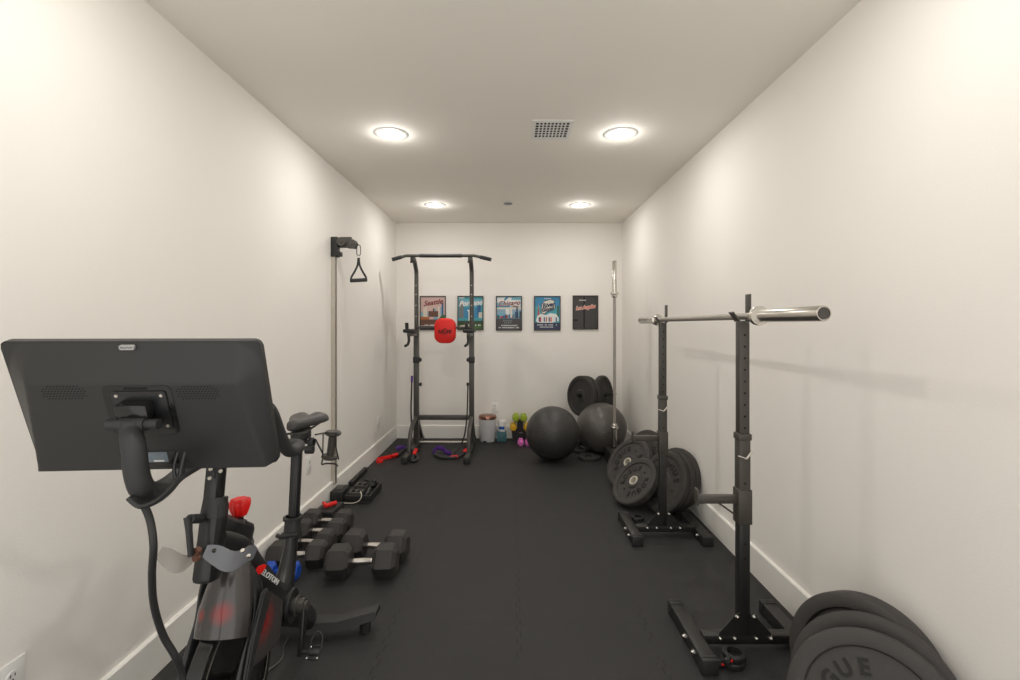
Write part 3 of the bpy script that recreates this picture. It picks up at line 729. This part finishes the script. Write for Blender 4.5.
band('resistance_tube', [(-.80, 4.98, z), (-.75, 4.90, z), (-.66, 4.86, z), (-.56, 4.88, z), (-.50, 4.97, .03), (-.487, 5.06, .05)],
     'black padded tube with purple loop lying between the tower feet', [('purple', [(-.80, 4.98, .03), (-.83, 5.05, .03), (-.80, 5.13, .05), (-.74, 5.14, .04), (-.70, 5.08, .02), (-.64, 5.02, .02)])],
     [(-.60, 5.02, .02), (-.52, 5.12, .14), (-.488, 5.18, .35), (-.480, 5.20, .60), (-.478, 5.21, .74)], [((-.62, 4.865, z), (-.555, 4.885, z)), ((-.497, 4.99, .035), (-.488, 5.05, .048))])
b = B(); at = (-1.10, 5.22, 0)
t = thing('resistance_band', (-1.092, 5.22, 0), 'thin black cord hanging down the left upright of the tower', 'resistance band')
at = t.location
B().tube([(-1.093, 5.24, .76), (-1.096, 5.23, .6), (-1.098, 5.22, .45), (-1.093, 5.22, .28)], .009, 8, smooth=4).build('cord', M['matte_black'], t, at=at)
B().tube([(-1.093, 5.245, .81), (-1.093, 5.24, .74)], .013, 8).build('loop', M['purple'], t, at=at)

# ------------------------------------------------------------------ cable rail on the left wall
ry = 3.73
t = thing('cable_rail', (XL, ry, 0), 'slim vertical aluminium cable rail mounted on left wall', 'cable machine'); at = t.location
b = B(); b.bx(XL, XL + .012, ry - .020, ry + .020, .13, 2.04); b.bx(XL + .012, XL + .032, ry - .020, ry - .013, .13, 2.04); b.bx(XL + .012, XL + .032, ry + .013, ry + .020, .13, 2.04); b.bx(XL + .012, XL + .032, ry - .003, ry + .003, .13, 2.04)
b.build('track', M['alu'], t, at=at)
b = B(); b.bx(XL + .012, XL + .016, ry - .013, ry - .003, .135, 2.035); b.bx(XL + .012, XL + .016, ry + .003, ry + .013, .135, 2.035)
b.build('groove', M['dkalu'], t, at=at)
b = B(); b.bx(XL + .001, XL + .055, ry - .030, ry + .030, 1.89, 2.045, .006); b.build('carriage', M['matte_black'], t, at=at)
b = B(); b.bx(XL + .05, XL + .08, ry - .015, ry + .015, 1.895, 1.93, .004); b.cyl((XL + .07, ry - .01, 1.912), (XL + .07, ry - .045, 1.912), .016); b.build('lock_knob', M['matte_black'], t, at=at)
b = B(); b.lathe([(.0, -.012), (.032, -.012), (.036, -.006), (.028, 0), (.036, .006), (.032, .012), (0, .012)], frame((XL + .085, ry - .028, 2.005), z=(0, 1, 0)), 32); b.disc((XL + .085, ry - .041, 2.005), .010, .006, z=(0, -1, 0)); pu = b.build('pulley', M['gray_steel'], t, at=at)
b = B(); b.box((XL + .105, ry + .004, 2.005), (.10, .018, .085), .006); b.box((XL + .155, ry, 1.985), (.075, .045, .05), .008, rot=Matrix.Rotation(R(14), 3, 'Y')); b.tube([(XL + .13, ry, 1.965), (XL + .185, ry, 1.962), (XL + .20, ry, 1.99)], .008)
b.lathe([(0, -.010), (.022, -.010), (.026, 0), (.022, .010), (0, .010)], frame((XL + .165, ry - .02, 2.0), z=(0, 1, 0)), 24)
b.build('swivel_arm', M['gray_steel'], t, at=at)
b = B(); b.tube([(XL + .165, ry, 2.02), (XL + .19, ry, 2.01), (XL + .205, ry, 1.985)], .004); b.build('cable', M['matte_black'], t, at=at)
t = thing('pull_handle', (XL + .205, ry, 1.70), 'black stirrup handle hanging from carabiner on the cable rail', 'handle'); at = t.location
hx = XL + .208
b = B(); b.tube([(hx, ry, 1.985), (hx + .014, ry, 1.972), (hx + .014, ry, 1.915), (hx, ry, 1.902), (hx - .014, ry, 1.915), (hx - .012, ry, 1.972)], .0036, 8, closed=True, smooth=3); b.build('carabiner', M['gray_steel'], t, at=at)
b = B(); b.lathe([(.008, -.003), (.012, -.003), (.012, .003), (.008, .003)], frame((hx, ry, 1.893), z=(0, 1, 0)), 16, True); b.build('ring', M['chrome'], t, at=at)
b = B()
for s_ in (-1, 1): b.tube([(hx + s_ * .002, ry, 1.885), (hx + s_ * .008, ry, 1.83), (hx + s_ * .030, ry, 1.78), (hx + s_ * .056, ry, 1.735), (hx + s_ * .058, ry, 1.712)], .008, 8, smooth=4, flat=.5, upv=(1, 0, 0))
b.build('strap', M['matte_black'], t, at=at)
b = B(); b.cyl((hx - .064, ry, 1.708), (hx + .064, ry, 1.714), .0145); b.build('grip', M['grip'], t, at=at)

# ------------------------------------------------------------------ training board and boxes by the left wall
tx, ty = -1.180, 3.82
t = thing('push_up_board', (tx, ty, 0), 'low dark tray with grey cut-out blocks on floor near left wall', 'exercise board'); at = V((0, 0, 0))
b = B(); b.bx(-.10, .10, -.16, .16, .0, .018, .003)
for a in ((-.10, -.086, -.16, .16), (.086, .10, -.16, .16), (-.086, .086, -.16, -.146), (-.086, .086, .146, .16)): b.bx(a[0], a[1], a[2], a[3], .018, .062, .003)
b.build('tray', M['matte_black'], t)
for yy in (-.09, .07):
    b = B()
    for a in ((-.084, .025, yy - .045, yy - .029), (-.084, .025, yy + .029, yy + .045), (-.084, -.068, yy - .029, yy + .029), (-.038, -.022, yy - .029, yy + .029), (.009, .025, yy - .029, yy + .029)): b.bx(a[0], a[1], a[2], a[3], .02, .075, .002)
    b.build('slotted_block', M['gray_steel'], t)
b = B(); b.tube([(.05, -.12, .05), (.06, -.05, .07), (.045, .02, .065), (.06, .08, .08), (.04, .12, .09), (-.02, .10, .10), (.03, .05, .105), (.07, .0, .08)], .012, 10, smooth=5); b.sphere((.05, .09, .095), .024, (1.2, 1, .8)); b.build('strap_bundle', M['matte_black'], t)
b = B(); b.tube([(-.12, -.175, .012), (-.03, -.18, .012), (.02, -.178, .03), (.035, -.165, .065), (.01, -.12, .08)], .0035, 8, smooth=5); b.build('cord', M['p_cream'], t)
def blk(name, c, d, rz, label, extra=None):
    t = thing(name, (c[0], c[1], 0), label, 'equipment case', rz=rz)
    B().box((0, 0, d[2] / 2), d, .008).build('case', M['matte_black'], t)
    b = B(); b.box((0, 0, d[2] + .003), (d[0] * .55, d[1] * .5, .008), .003); b.build('lid_panel', M['gray_steel'], t)
    b = B(); b.bx(-d[0] / 2 * .8, d[0] / 2 * .8, -d[1] / 2 - .002, -d[1] / 2 + .001, .012, .020); b.build('trim_strip', M['gray_steel'], t)
    return t
blk('equipment_case', (-1.333, 3.72, 0), (.095, .17, .10), 0, 'black case against left baseboard beside the slotted tray')
rb = blk('equipment_case', (-1.30, 3.41, 0), (.14, .20, .075), R(-4), 'low black case with red clip on top, behind hex dumbbells')
b = B(); b.tube([(-.04, .0, .095), (-.015, -.03, .097), (.0, -.05, .097), (.02, -.02, .097), (.05, .01, .099)], .015, 8, smooth=4, flat=.8); b.build('red_clip', M['red'], rb)
b = B(); b.beam((-1.362, 4.05, .022), (-1.362, 4.47, .022), .036, .042, bev=.006); o = b.build('foam_bar', M['matte_black'], None, at=(-1.362, 4.33, 0))
tag(o, 'long thin black bar lying along the left baseboard', 'bar')

# ------------------------------------------------------------------ exercise bike
BO = V((-.83, 1.62, 0))
bike = thing('exercise_bike', BO, 'black spin bike with tilted screen, red knob and saddle on the left', 'exercise bike')
def bp(name, b, m, par=None, ang=35): return b.build(name, M[m] if isinstance(m, str) else m, par or bike, ang=ang, at=BO)
ax = lambda y: -.82 - .07 * (y - 1.3)          # bike centre line
# --- screen
r_ax = V((math.cos(R(4)), math.sin(R(4)), 0)); up_ax = V((0, -.32, .947)); nb = r_ax.cross(up_ax).normalized(); up_ax = nb.cross(r_ax)
MC = V((-.819, 1.078, 1.179)); SM = Matrix((r_ax, up_ax, nb)).transposed().to_4x4(); SM.translation = MC
SW, SH = .532, .311
b = B(); b.M = SM
b.prism(rrect(SW, SH, .014, 5), Matrix.Translation((0, 0, -.016)), .016, .002)
nx, ny, Tk, rc = 100, 50, .027, .008
def hgt(a, c):
    wd = .028 + .085 * (c + .5) ** .9; dx = max(0, (abs(a) - .5 + wd) / wd); dy = max(0, (c - .22) / .28); q = min(1, math.hypot(dx, dy)); bt = min(1, (.5 + c) / .02)
    return .0005 + Tk * (1 - q) * (bt ** .5)
vs = []; fs = []
for j in range(ny + 1):
    for i in range(nx + 1):
        a = i / nx - .5; c_ = j / ny - .5; x = a * (SW - .004); y = c_ * (SH - .004)
        ex = abs(x) - (SW / 2 - .002 - rc); ey = abs(y) - (SH / 2 - .002 - rc)
        if ex > 0 and ey > 0 and math.hypot(ex, ey) > rc:
            k = rc / math.hypot(ex, ey); x = math.copysign(SW / 2 - .002 - rc + ex * k, x); y = math.copysign(SH / 2 - .002 - rc + ey * k, y)
        vs.append((x, y, hgt(a, c_)))
for j in range(ny):
    for i in range(nx): q = j * (nx + 1) + i; fs.append((q, q + 1, q + nx + 2, q + nx + 1))
b._add(vs, fs); scr = bp('screen_housing', b, 'monitor', ang=50)
b = B(); b.M = SM; b.prism(rrect(SW - .02, SH - .02, .008, 4), Matrix.Translation((0, 0, -.0175)), .0012); bp('screen_glass', b, 'gloss_black', scr)
def S(u, v, t_=Tk):                      # point on the housing's back plane under a measured photo point
    d = P(u, v, 1) - V((0, 0, CZ)); o = V((0, 0, CZ)); c0 = MC + nb * t_; k = (c0 - o).dot(nb) / d.dot(nb); q = SM.inverted() @ (o + d * k)
    return q.x, q.y
cx, cy = S(142, 410)
b = B(); b.M = SM; b.prism(rrect(.142, .118, .012, 5), Matrix.Translation((cx, cy, Tk - .0005)), .0022, .0008); mp = bp('mount_recess', b, 'gloss_black', scr)
b = B(); b.M = SM; b.prism(rrect(.112, .094, .006, 4), Matrix.Translation((cx + .004, cy, Tk + .0015)), .003, .001)
bp('mount_plate', b, 'frame_black', scr)
b = B(); b.M = SM
for sx in (-1, 1):
    for sy in (-1, 1): b.disc((cx + .004 + sx * .046, cy + sy * .037, Tk + .0045), .0035, .0018)
bp('mount_screws', b, 'alu', scr)
b = B(); b.M = SM; b.box((cx - .002, cy + .006, Tk + .017), (.066, .040, .028), .005); bp('hinge_block', b, 'gloss_black', scr)
b = B(); b.M = SM
for i in range(14): b.box((cx - .024 + i * .0035, cy + .053, Tk + .0022), (.0018, .005, .0006))
bp('vent_slots', b, 'slot', scr)
for (u, v) in ((64, 392.5), (198, 392.5)):
    gx, gy = S(u, v); b = B(); b.M = SM
    for j in range(6):
        for i in range(15):
            x = (i - 7) * .0066 + (j % 2) * .0033; y = (j - 2.5) * .0058
            if abs(x) > .045 or (abs(x) > .035 and abs(y) > .010): continue
            b.disc((gx + x, gy + y, Tk + .0003), .0021, .0004, seg=6)
    bp('speaker_grille', b, 'slot', scr)
gx, gy = S(127, 347.5, .009); b = B(); b.M = SM; b.prism(rrect(.030, .010, .003, 3), Matrix.Translation((gx, gy, .005)), .0065); tg = bp('maker_badge', b, 'silver', scr)
b = B(); b.M = SM; b.text('PELOTON', Matrix.Translation((gx, gy, .0117)), .0055, .0003, bold=.0001); bp('badge_print', b, 'gray_steel', tg)
gx, gy = S(150, 458); b = B(); b.M = SM; b.prism(rrect(.125, .034, .006, 3), Matrix.Translation((gx, gy + .002, Tk + .0001)), .0012); bp('port_recess', b, 'gloss_black', scr)
b = B(); b.M = SM; b.box((gx + .010, gy + .003, Tk + .0016), (.060, .026, .0008)); bp('rating_label', b, 'sticker', scr)
b = B(); b.M = SM; b.box((gx + .020, gy - .0065, Tk + .0023), (.022, .004, .0006)); b.box((gx - .008, gy - .0065, Tk + .0023), (.006, .004, .0006)); bp('label_print', b, 'p_white', scr)
# --- screen arm
piv = SM @ V((cx - .002, cy - .018, Tk + .030))
b = B(); b.cyl(piv - r_ax * .052, piv + r_ax * .052, .0115, seg=18); b.cyl(piv - r_ax * .026, piv + r_ax * .026, .0155, seg=18); bp('tilt_hinge', b, 'grip')
aL = [piv + V((0, .0, .006)), piv + V((0, -.006, -.015)), P(134, 450, .995), P(136.5, 472, .995), P(142, 488, 1.01), P(152, 492, 1.06), P(165, 486, 1.13), P(181, 473, 1.21), P(205, 459, 1.30)]
b = B(); b.tube(aL, [.022, .0225, .0235, .024, .024, .022, .020, .018, .018], 18, smooth=5, flat=.92); bp('screen_arm', b, 'grip')
b = B(); b.tube([P(131, 497, .985), P(142, 505, .985), P(156, 501, .99), P(170, 490, 1.00), P(180, 476, 1.02), P(184, 463, 1.05)], .013, 8, smooth=5, flat=.5, upv=(0, 1, 0)); bp('cable_sleeve', b, 'matte_black')
b = B()
for k in (0, 7): b.tube([P(178 + k, 452, 1.025), P(174 + k, 468, 1.015), P(176 + k * .5, 480, 1.01)], .0035, 8, smooth=4)
bp('screen_cables', b, 'frame_black')
b = B(); b.tube([P(143, 503, .99), P(150, 520, 1.0), P(153.5, 545, 1.0), P(152, 575, 1.02), P(154, 605, 1.05), P(163, 635, 1.08), P(176, 658, 1.10), P(184, 684, 1.12), V((-.72, 1.12, .30)), V((-.70, 1.05, .08)), V((-.70, .96, .012))], .0075, 10, smooth=6); bp('power_cable', b, 'matte_black')
# --- handlebar post, clamp, head tube
b = B(); b.beam((ax(1.33) - .0, 1.345, 1.02), (ax(1.33), 1.315, .83), .036, .046, up=(0, 1, 0), bev=.006); hp_ = bp('handlebar_post', b, 'frame_black')
b = B(); 
for (u, v) in ((211, 469), (221, 471), (210, 478)): p = P(u, v, 1.296); b.disc(p, .0045, .004, z=(0, -1, 0))
bp('post_screw', b, 'brass', hp_)
b = B(); b.beam((ax(1.3), 1.33, .875), (ax(1.3) + .002, 1.285, .672), .054, .062, up=(0, 1, 0), bev=.015); bp('head_tube', b, 'frame_black')
b = B(); b.tube([V((ax(1.3), 1.318, .835)), V((ax(1.3), 1.33, .885))], [.033, .030], 20); bp('clamp_collar', b, 'matte_black')
b = B(); b.tube([V((ax(1.3) - .01, 1.28, .845)), P(190, 519, 1.235)], .012, 12); b.tube([P(188, 517, 1.235), P(189, 530, 1.23), P(191, 556, 1.225)], [.013, .010, .009], 12, flat=.7); bp('adjustment_lever', b, 'matte_black')
b = B(); b.disc(P(199, 550, 1.245), .010, .012, z=(-.3, -1, 0)); b.disc(P(198, 557, 1.245), .009, .010, z=(-.3, -1, 0)); bp('lever_bolts', b, 'p_brown')
# --- handlebars
b = B(); cxh = ax(1.36)
for s_ in (-1, 1):
    b.tube([V((cxh + s_ * .190, 1.25, 1.145)), V((cxh + s_ * .186, 1.28, 1.118)), V((cxh + s_ * .178, 1.34, 1.048)), V((cxh + s_ * .170, 1.40, .9965)), V((cxh + s_ * .165, 1.46, .981)), V((cxh + s_ * .150, 1.51, .984)), V((cxh + s_ * .08, 1.49, .988)), V((cxh, 1.40, .99))], [.016, .018, .018, .018, .018, .018, .017, .016], 14, smooth=5)
bp('handlebar', b, 'grip')
b = B(); b.box((cxh, 1.375, .99), (.07, .09, .05), .012); bp('handlebar_clamp', b, 'matte_black')
# --- frame: top tube / down tube to bottom bracket, seat tube
BBx, BBy, BBz = ax(1.76), 1.755, .335
b = B(); b.beam((ax(1.32), 1.31, .80), (ax(1.47), 1.50, .69), .055, .10, up=(0, 0, 1), bev=.02); 
b.tube([V((ax(1.3), 1.31, .76)), V((ax(1.4), 1.43, .68)), V((ax(1.5), 1.54, .56)), V((ax(1.6), 1.64, .45)), V((BBx, BBy, BBz))], [.055, .060, .058, .060, .066], 20, smooth=5, flat=.66, upv=(0, 0, 1))
b.tube([V((BBx, BBy, BBz)), V((ax(1.82), 1.82, .42)), V((ax(1.87), 1.865, .50)), V((ax(1.88), 1.885, .575))], [.066, .042, .032, .029], 18, smooth=5, flat=.7, upv=(0, 1, 0))
b.tube([V((BBx, BBy, BBz)), V((ax(1.85), 1.88, .24)), V((ax(2.0), 2.03, .13)), V((ax(2.08), 2.08, .085))], [.066, .052, .045, .04], 18, smooth=5, flat=.66, upv=(0, 0, 1))
frm = bp('main_frame', b, 'frame_black', ang=60)
# logo on the down tube
pa, pb_ = V((ax(1.5) + .041, 1.49, .610)), V((ax(1.62) + .041, 1.66, .440)); dd = (pb_ - pa).normalized()
m = frame(pa + dd * .092 + V((.012, -.005, .004)), x=dd, z=(.93, -.36, 0)); b = B(); b.text('PELOTON', m, .023, .003, bold=.0002); bp('frame_lettering', b, 'p_white', frm)
m = frame(pa + dd * .020 + V((.006, -.004, .002)), x=dd, z=(.93, -.36, 0)); b = B()
b.prism([(-.014, -.020), (-.002, -.020), (.016, -.004), (.016, .018), (.004, .018), (-.014, .004)], m, .0015); b.lathe([(.006, 0), (.013, 0), (.013, .0022), (.006, .0022)], m @ Matrix.Translation((-.002, -.004, 0)), 20, True); bp('frame_emblem', b, 'red', frm)
# red knob
kp = P(240, 508, 1.45)
b = B(); b.cyl((kp.x, 1.46, .70), (kp.x, 1.455, .765), .017); b.cyl((kp.x, 1.455, .76), (kp.x, 1.45, .79), .009); bp('knob_stem', b, 'matte_black')
b = B(); rg = []
for (z_, k) in ((-.024, .3), (-.023, .5), (-.020, .66), (-.012, .78), (-.002, .90), (.008, .98), (.016, 1.0), (.022, .97), (.026, .88), (.0285, .74), (.029, .5), (.029, .2)):
    rg.append([kp + V((.029 * k * (1 + .07 * math.cos(8 * a)) * math.cos(a), .029 * k * (1 + .07 * math.cos(8 * a)) * math.sin(a), z_)) for a in [i * math.pi / 24 for i in range(48)]])
b.rings(rg); bp('resistance_knob', b, 'red', ang=180)
# --- flywheel
FWc = V((ax(1.42), 1.415, .31)); fm = frame(FWc, z=(1, 0.07, 0))
b = B(); b.lathe([(.035, -.010), (.10, -.010), (.20, -.014), (.215, -.020), (.235, -.020), (.238, -.016), (.238, .016), (.235, .020), (.215, .020), (.20, .014), (.10, .010), (.035, .010)], fm, 72, True); fw = bp('flywheel', b, 'gloss_black', ang=25)
b = B()
for s_ in (-1, 1): b.lathe([(.205, .0205 * s_), (.209, .0215 * s_), (.213, .0205 * s_)], fm, 72)
bp('flywheel_ring', b, 'alu', fw)
b = B(); b.cyl(FWc - V((.06, 0, 0)), FWc + V((.06, 0, 0)), .03); bp('flywheel_axle', b, 'frame_black')
# --- fork legs
for s_ in (-1, 1):
    b = B(); o = lambda y, k: ax(y) + s_ * k
    b.tube([V((o(1.38, .025), 1.385, .690)), V((o(1.4, .055), 1.405, .635)), V((o(1.41, .076), 1.415, .575)), V((o(1.41, .080), 1.40, .50)), V((o(1.33, .077), 1.33, .42)), V((o(1.2, .075), 1.22, .25)), V((o(1.16, .075), 1.13, .09))], [.026, .026, .024, .022, .021, .022, .028], 14, smooth=5, flat=.6, upv=(0, 1, 0))
    bp('fork_leg', b, 'frame_black')
# --- shroud over the wheel: lofted hood
b = B(); rg = []; n = 14
st = [(1.40, .72, .035, .03), (1.37, .695, .050, .04), (1.345, .66, .060, .05), (1.32, .62, .068, .055), (1.30, .58, .072, .06), (1.288, .545, .073, .06), (1.28, .52, .073, .06)]
top = []; 
def hood(y, z, hw, dp, k=1.0):
    out = []
    for i in range(n + 1):
        a = math.pi * i / n; out.append(V((ax(y) - .0 + .012 - hw * k * math.cos(a) , y + dp * (1 - math.sin(a)) * 1.0, z + .045 * (math.sin(a) - 1) * (1 if z > .6 else .6) - .0)))
    return out
outer = [hood(*q) for q in st]; inner_ = [hood(q[0] + .004, q[1], q[2] - .004, q[3]) for q in st]
vs = [p for r_ in outer for p in r_] + [p for r_ in inner_ for p in r_]; k = n + 1; off = len(st) * k; f = []
for j in range(len(st) - 1):
    for i in range(n): a = j * k + i; f += [(a, a + 1, a + k + 1, a + k), (off + a, off + a + k, off + a + k + 1, off + a + 1)]
for i in range(n): a = (len(st) - 1) * k + i; f += [(a, a + 1, off + a + 1, off + a), (i, off + i, off + i + 1, i + 1)]
for j in range(len(st) - 1): a = j * k; f += [(a, a + k, off + a + k, off + a), (a + n, off + a + n, off + a + n + k, a + n + k)]
b._add(vs, f); bp('wheel_shroud', b, 'shroud', ang=70)
# side guard behind the fork (rear of the flywheel)
gm = Matrix(((0, 0, 1, -.744), (1, 0, 0, 0), (0, 1, 0, 0), (0, 0, 0, 1)))
b = B(); b.prism([(1.456, .557), (1.544, .477), (1.535, .42), (1.518, .365), (1.43, .37), (1.34, .395), (1.356, .471), (1.42, .547)], gm, .008, .002); bp('rear_guard', b, 'shroud')
gm[0][3] = -.730
b = B(); b.prism([(1.392, .587), (1.418, .585), (1.432, .563), (1.426, .538), (1.387, .494), (1.345, .44), (1.30, .36), (1.285, .37), (1.325, .47), (1.368, .53)], gm, .012, .004); bp('belt_guard', b, 'matte_black')
b = B(); b.disc(V((BBx + .035, BBy, BBz)), .062, .018, z=(1, .07, 0), bev=.006, seg=40); bp('chain_cover', b, 'frame_black')
# --- translucent wing plates (tray wings)
def wing(pts, wd, name, m):
    b = B(); pts, _ = catmull([V(p) for p in pts], [0] * len(pts), 6); wv = V(wd); a = []; 
    n = len(pts); tn = []
    for i, p in enumerate(pts):
        tt = (pts[min(i + 1, n - 1)] - pts[max(i - 1, 0)]).normalized(); nn = tt.cross(wv).normalized(); tn.append(nn)
    e = [min(1, .55 + .45 * math.sin(math.pi * min(1, max(0, i / (n - 1) * 3.0)) / 2)) * min(1, .55 + .45 * math.sin(math.pi / 2 * min(1, (1 - i / (n - 1)) * 3.0))) for i in range(n)]
    rg = [[p - wv * e[i] + tn[i] * .0015, p + wv * e[i] + tn[i] * .0015, p + wv * e[i] - tn[i] * .0015, p - wv * e[i] - tn[i] * .0015] for i, p in enumerate(pts)]
    b.rings(rg); return bp(name, b, m, ang=50)
w1 = wing([P(205, 551, 1.17), P(216, 555, 1.18), P(228, 561, 1.19), P(238, 560, 1.21), P(248, 554, 1.24), P(255, 553, 1.27)], (.002, .014, .019), 'bottle_holder_wing', 'smoke')
b = B()
for (u, v, y) in ((214.5, 551, 1.16), (243, 551, 1.205), (249, 556.5, 1.215)): b.disc(P(u, v, y), .005, .004, z=(0, -.6, .8))
bp('wing_screws', b, 'chrome', w1)
wing([P(159, 552, 1.20), P(168, 558, 1.21), P(180, 564, 1.22), P(190, 561, 1.24), P(200, 552, 1.26)], (.002, .014, .016), 'bottle_holder_wing', 'smoke2')
# --- seat post, saddle
b = B(); b.beam((ax(1.88) + .002, 1.885, .56), (ax(1.93), 1.935, .92), .034, .042, up=(0, 1, 0), bev=.008); bp('seat_post', b, 'frame_black')
b = B(); b.tube([V((ax(1.885), 1.88, .535)), V((ax(1.885), 1.885, .60))], [.033, .029], 18); b.tube([V((ax(1.885) + .035, 1.85, .555)), V((ax(1.885) - .03, 1.845, .548)), V((ax(1.885) - .045, 1.85, .55))], .008, 10); b.lathe([(.026, -.007), (.036, -.005), (.036, .005), (.026, .007)], Matrix.Translation((ax(1.885), 1.885, .605)), 24, True); bp('seat_post_clamp', b, 'matte_black')
sy = 1.97; sxp = ax(1.97) + .008
b = B(); b.box((sxp, 1.955, .915), (.045, .11, .05), .01); b.disc((sxp + .03, 1.96, .88), .022, .02, z=(1, 0, 0), bev=.004); b.disc((sxp + .03, 1.93, .86), .016, .03, z=(1, 0, 0)); b.cyl((sxp - .03, 1.96, .885), (sxp + .05, 1.96, .885), .009); bp('seat_bracket', b, 'matte_black')
b = B()
for s_ in (-1, 1): b.tube([(sxp + s_ * .012, 1.84, .942), (sxp + s_ * .020, 1.93, .928), (sxp + s_ * .022, 1.99, .930), (sxp + s_ * .045, 2.06, .95)], .0045, 8, smooth=4)
bp('saddle_rails', b, 'gray_steel')
b = B(); b.M = Matrix.Translation((sxp, sy, .962)) @ Matrix.Rotation(R(6), 4, 'Z') @ Matrix.Rotation(R(-5), 4, 'X') @ Matrix.Diagonal((.86, .95, .85, 1))
rg = []; N = 28
for (y, hw, zt, zb) in ((-.145, .006, .010, -.012), (-.142, .020, .018, -.020), (-.12, .028, .024, -.026), (-.07, .036, .028, -.024), (-.02, .050, .030, -.022), (.03, .074, .036, -.018), (.07, .090, .042, -.014), (.10, .092, .042, -.008), (.12, .080, .036, .0), (.130, .055, .026, .010), (.132, .02, .02, .014)):
    ring = []
    for i in range(N):
        a = 2 * math.pi * i / N; x = hw * math.copysign(abs(math.cos(a)) ** .75, math.cos(a)); s = math.sin(a)
        z_ = zt * abs(s) ** .8 if s > 0 else zb * abs(s) ** .6
        if s > 0: z_ -= .018 * math.exp(-(x / .018) ** 2) * (1 if y > -.1 else 0) * abs(s) * (y + .16) / .26
        ring.append(V((x, y, z_)))
    rg.append(ring)
b.rings(rg); bp('saddle', b, 'saddle', ang=80)
# weight holder behind the saddle
hc = P(332, 445, 2.17)
b = B(); w0 = V((sxp + .04, 2.0, .885))
b.tube([w0 + V((0, 0, .02)), hc + V((-.028, 0, .055)), hc + V((-.02, -.03, .062)), hc + V((.03, -.03, .06)), hc + V((.034, 0, .055))], .0035, 8)
b.tube([w0, hc + V((-.04, 0, -.042)), hc + V((-.02, -.02, -.052))], .0035, 8)
for x in (-.028, .03): b.tube([hc + V((x, -.03, .06)), hc + V((x * 1.0, -.033, .0)), hc + V((x * 1.25, -.02, -.06))], .003, 8)
b.tube([hc + V((-.035, -.02, -.06)), hc + V((-.038, -.02, -.082)), hc + V((-.02, -.02, -.078)), hc + V((.02, -.02, -.080)), hc + V((.034, -.02, -.09))], .0035, 8, smooth=3); bp('weight_holder', b, 'matte_black')
b = B(); b.tube([hc + V((-.008, 0, -.05)), hc + V((.004, 0, .05))], .017, 14); b.disc(hc + V((-.010, 0, -.062)), .038, .018, z=(.1, 0, 1), bev=.006); b.disc(hc + V((.004, 0, .045)), .036, .018, z=(.1, 0, 1), bev=.006)
bp('weight_holder_spool', b, 'brown_steel')
# --- cranks and pedals
for s_ in (1, -1):
    a0 = V((BBx + s_ * .085, BBy, BBz)); a1 = a0 + V((s_ * .012, -.04 * s_, -.155 * s_))
    b = B(); b.cyl((BBx + s_ * .04, BBy, BBz), (BBx + s_ * .095, BBy, BBz), .026, seg=24); b.cyl((BBx + s_ * .09, BBy, BBz), (BBx + s_ * .105, BBy, BBz), .018, seg=18); b.lathe([(.027, 0), (.035, 0), (.035, .008), (.027, .008)], frame((BBx + s_ * .066, BBy, BBz), z=(1, 0, 0)), 30, True); bp('crank_spindle', b, 'gray_steel')
    b = B(); b.beam(a0 + V((s_ * .008, .002, .012)), a1, .030, .016, up=(1, 0, 0), bev=.004); bp('crank_arm', b, 'frame_black')
    pc_ = V((0, 0, 0)); b_off = a1 + V((s_ * .050, 0, .012))
    b = B(); b.M = Matrix.Translation(b_off) @ Matrix.Scale(.68, 4); b.cyl(V((s_ * -.075, 0, 0)), pc_ + V((s_ * .03, 0, 0)), .009)
    b.box(pc_ + V((0, 0, .0)), (.055, .040, .018), .004); b.box(pc_ + V((0, -.035, -.012)), (.052, .010, .010), .002); b.box(pc_ + V((0, .035, .010)), (.052, .010, .010), .002)
    for x in (-.027, .027): b.beam(pc_ + V((x, -.038, -.012)), pc_ + V((x, .038, .012)), .005, .010)
    b.tube([pc_ + V((-.028, -.01, .0)), pc_ + V((-.028, .03, .05)), pc_ + V((-.010, .045, .075)), pc_ + V((.012, .045, .075)), pc_ + V((.03, .03, .05)), pc_ + V((.028, -.01, .0))], .0045, 8, smooth=4)
    pd = bp('pedal', b, 'matte_black')
    b = B(); b.M = Matrix.Translation(b_off) @ Matrix.Scale(.68, 4)
    for x in (-.027, .027):
        for y, z_ in ((-.036, -.006), (.02, .014)): b.sphere(pc_ + V((x, y, z_)), .006, seg=10)
    bp('pedal_pins', b, 'chrome', pd)
# --- stabilisers
for (yc, sgn, xo) in ((2.09, 1, 0), (1.10, -1, 0)):
    cxs = ax(yc); b = B()
    for s_ in (-1, 1):
        p0 = V((cxs, yc, .062)); p1 = V((cxs + s_ * .12, yc + sgn * .012, .064)); p2 = V((cxs + s_ * .275, yc + sgn * .055, .082))
        rg = []
        for p, hw, hh in ((p0, .045, .020), (p1, .046, .019), (p2 - V((s_ * .01, 0, 0)), .043, .017), (p2, .038, .012)):
            rg.append([p + V((0, -hw, -hh)), p + V((0, hw, -hh)), p + V((0, hw, hh * .6)), p + V((0, hw * .6, hh)), p + V((0, -hw * .8, hh))])
        b.rings(rg)
    st_ = bp('stabiliser_bar', b, 'matte_black')
    for s_ in (-1, 1):
        q = B(); q.disc(V((cxs + s_ * .225, yc + sgn * .04, 0)), .024, .048, bev=.005); bp('levelling_foot', q, 'matte_black', st_)
b = B(); b.tube([V((-.95, 2.12, .02)), V((-.965, 2.04, .006)), V((-.935, 1.95, .006)), V((-.96, 1.88, .006)), V((-1.02, 1.81, .006))], .0035, 8, smooth=6)
bp('floor_cable', b, 'gray_steel')
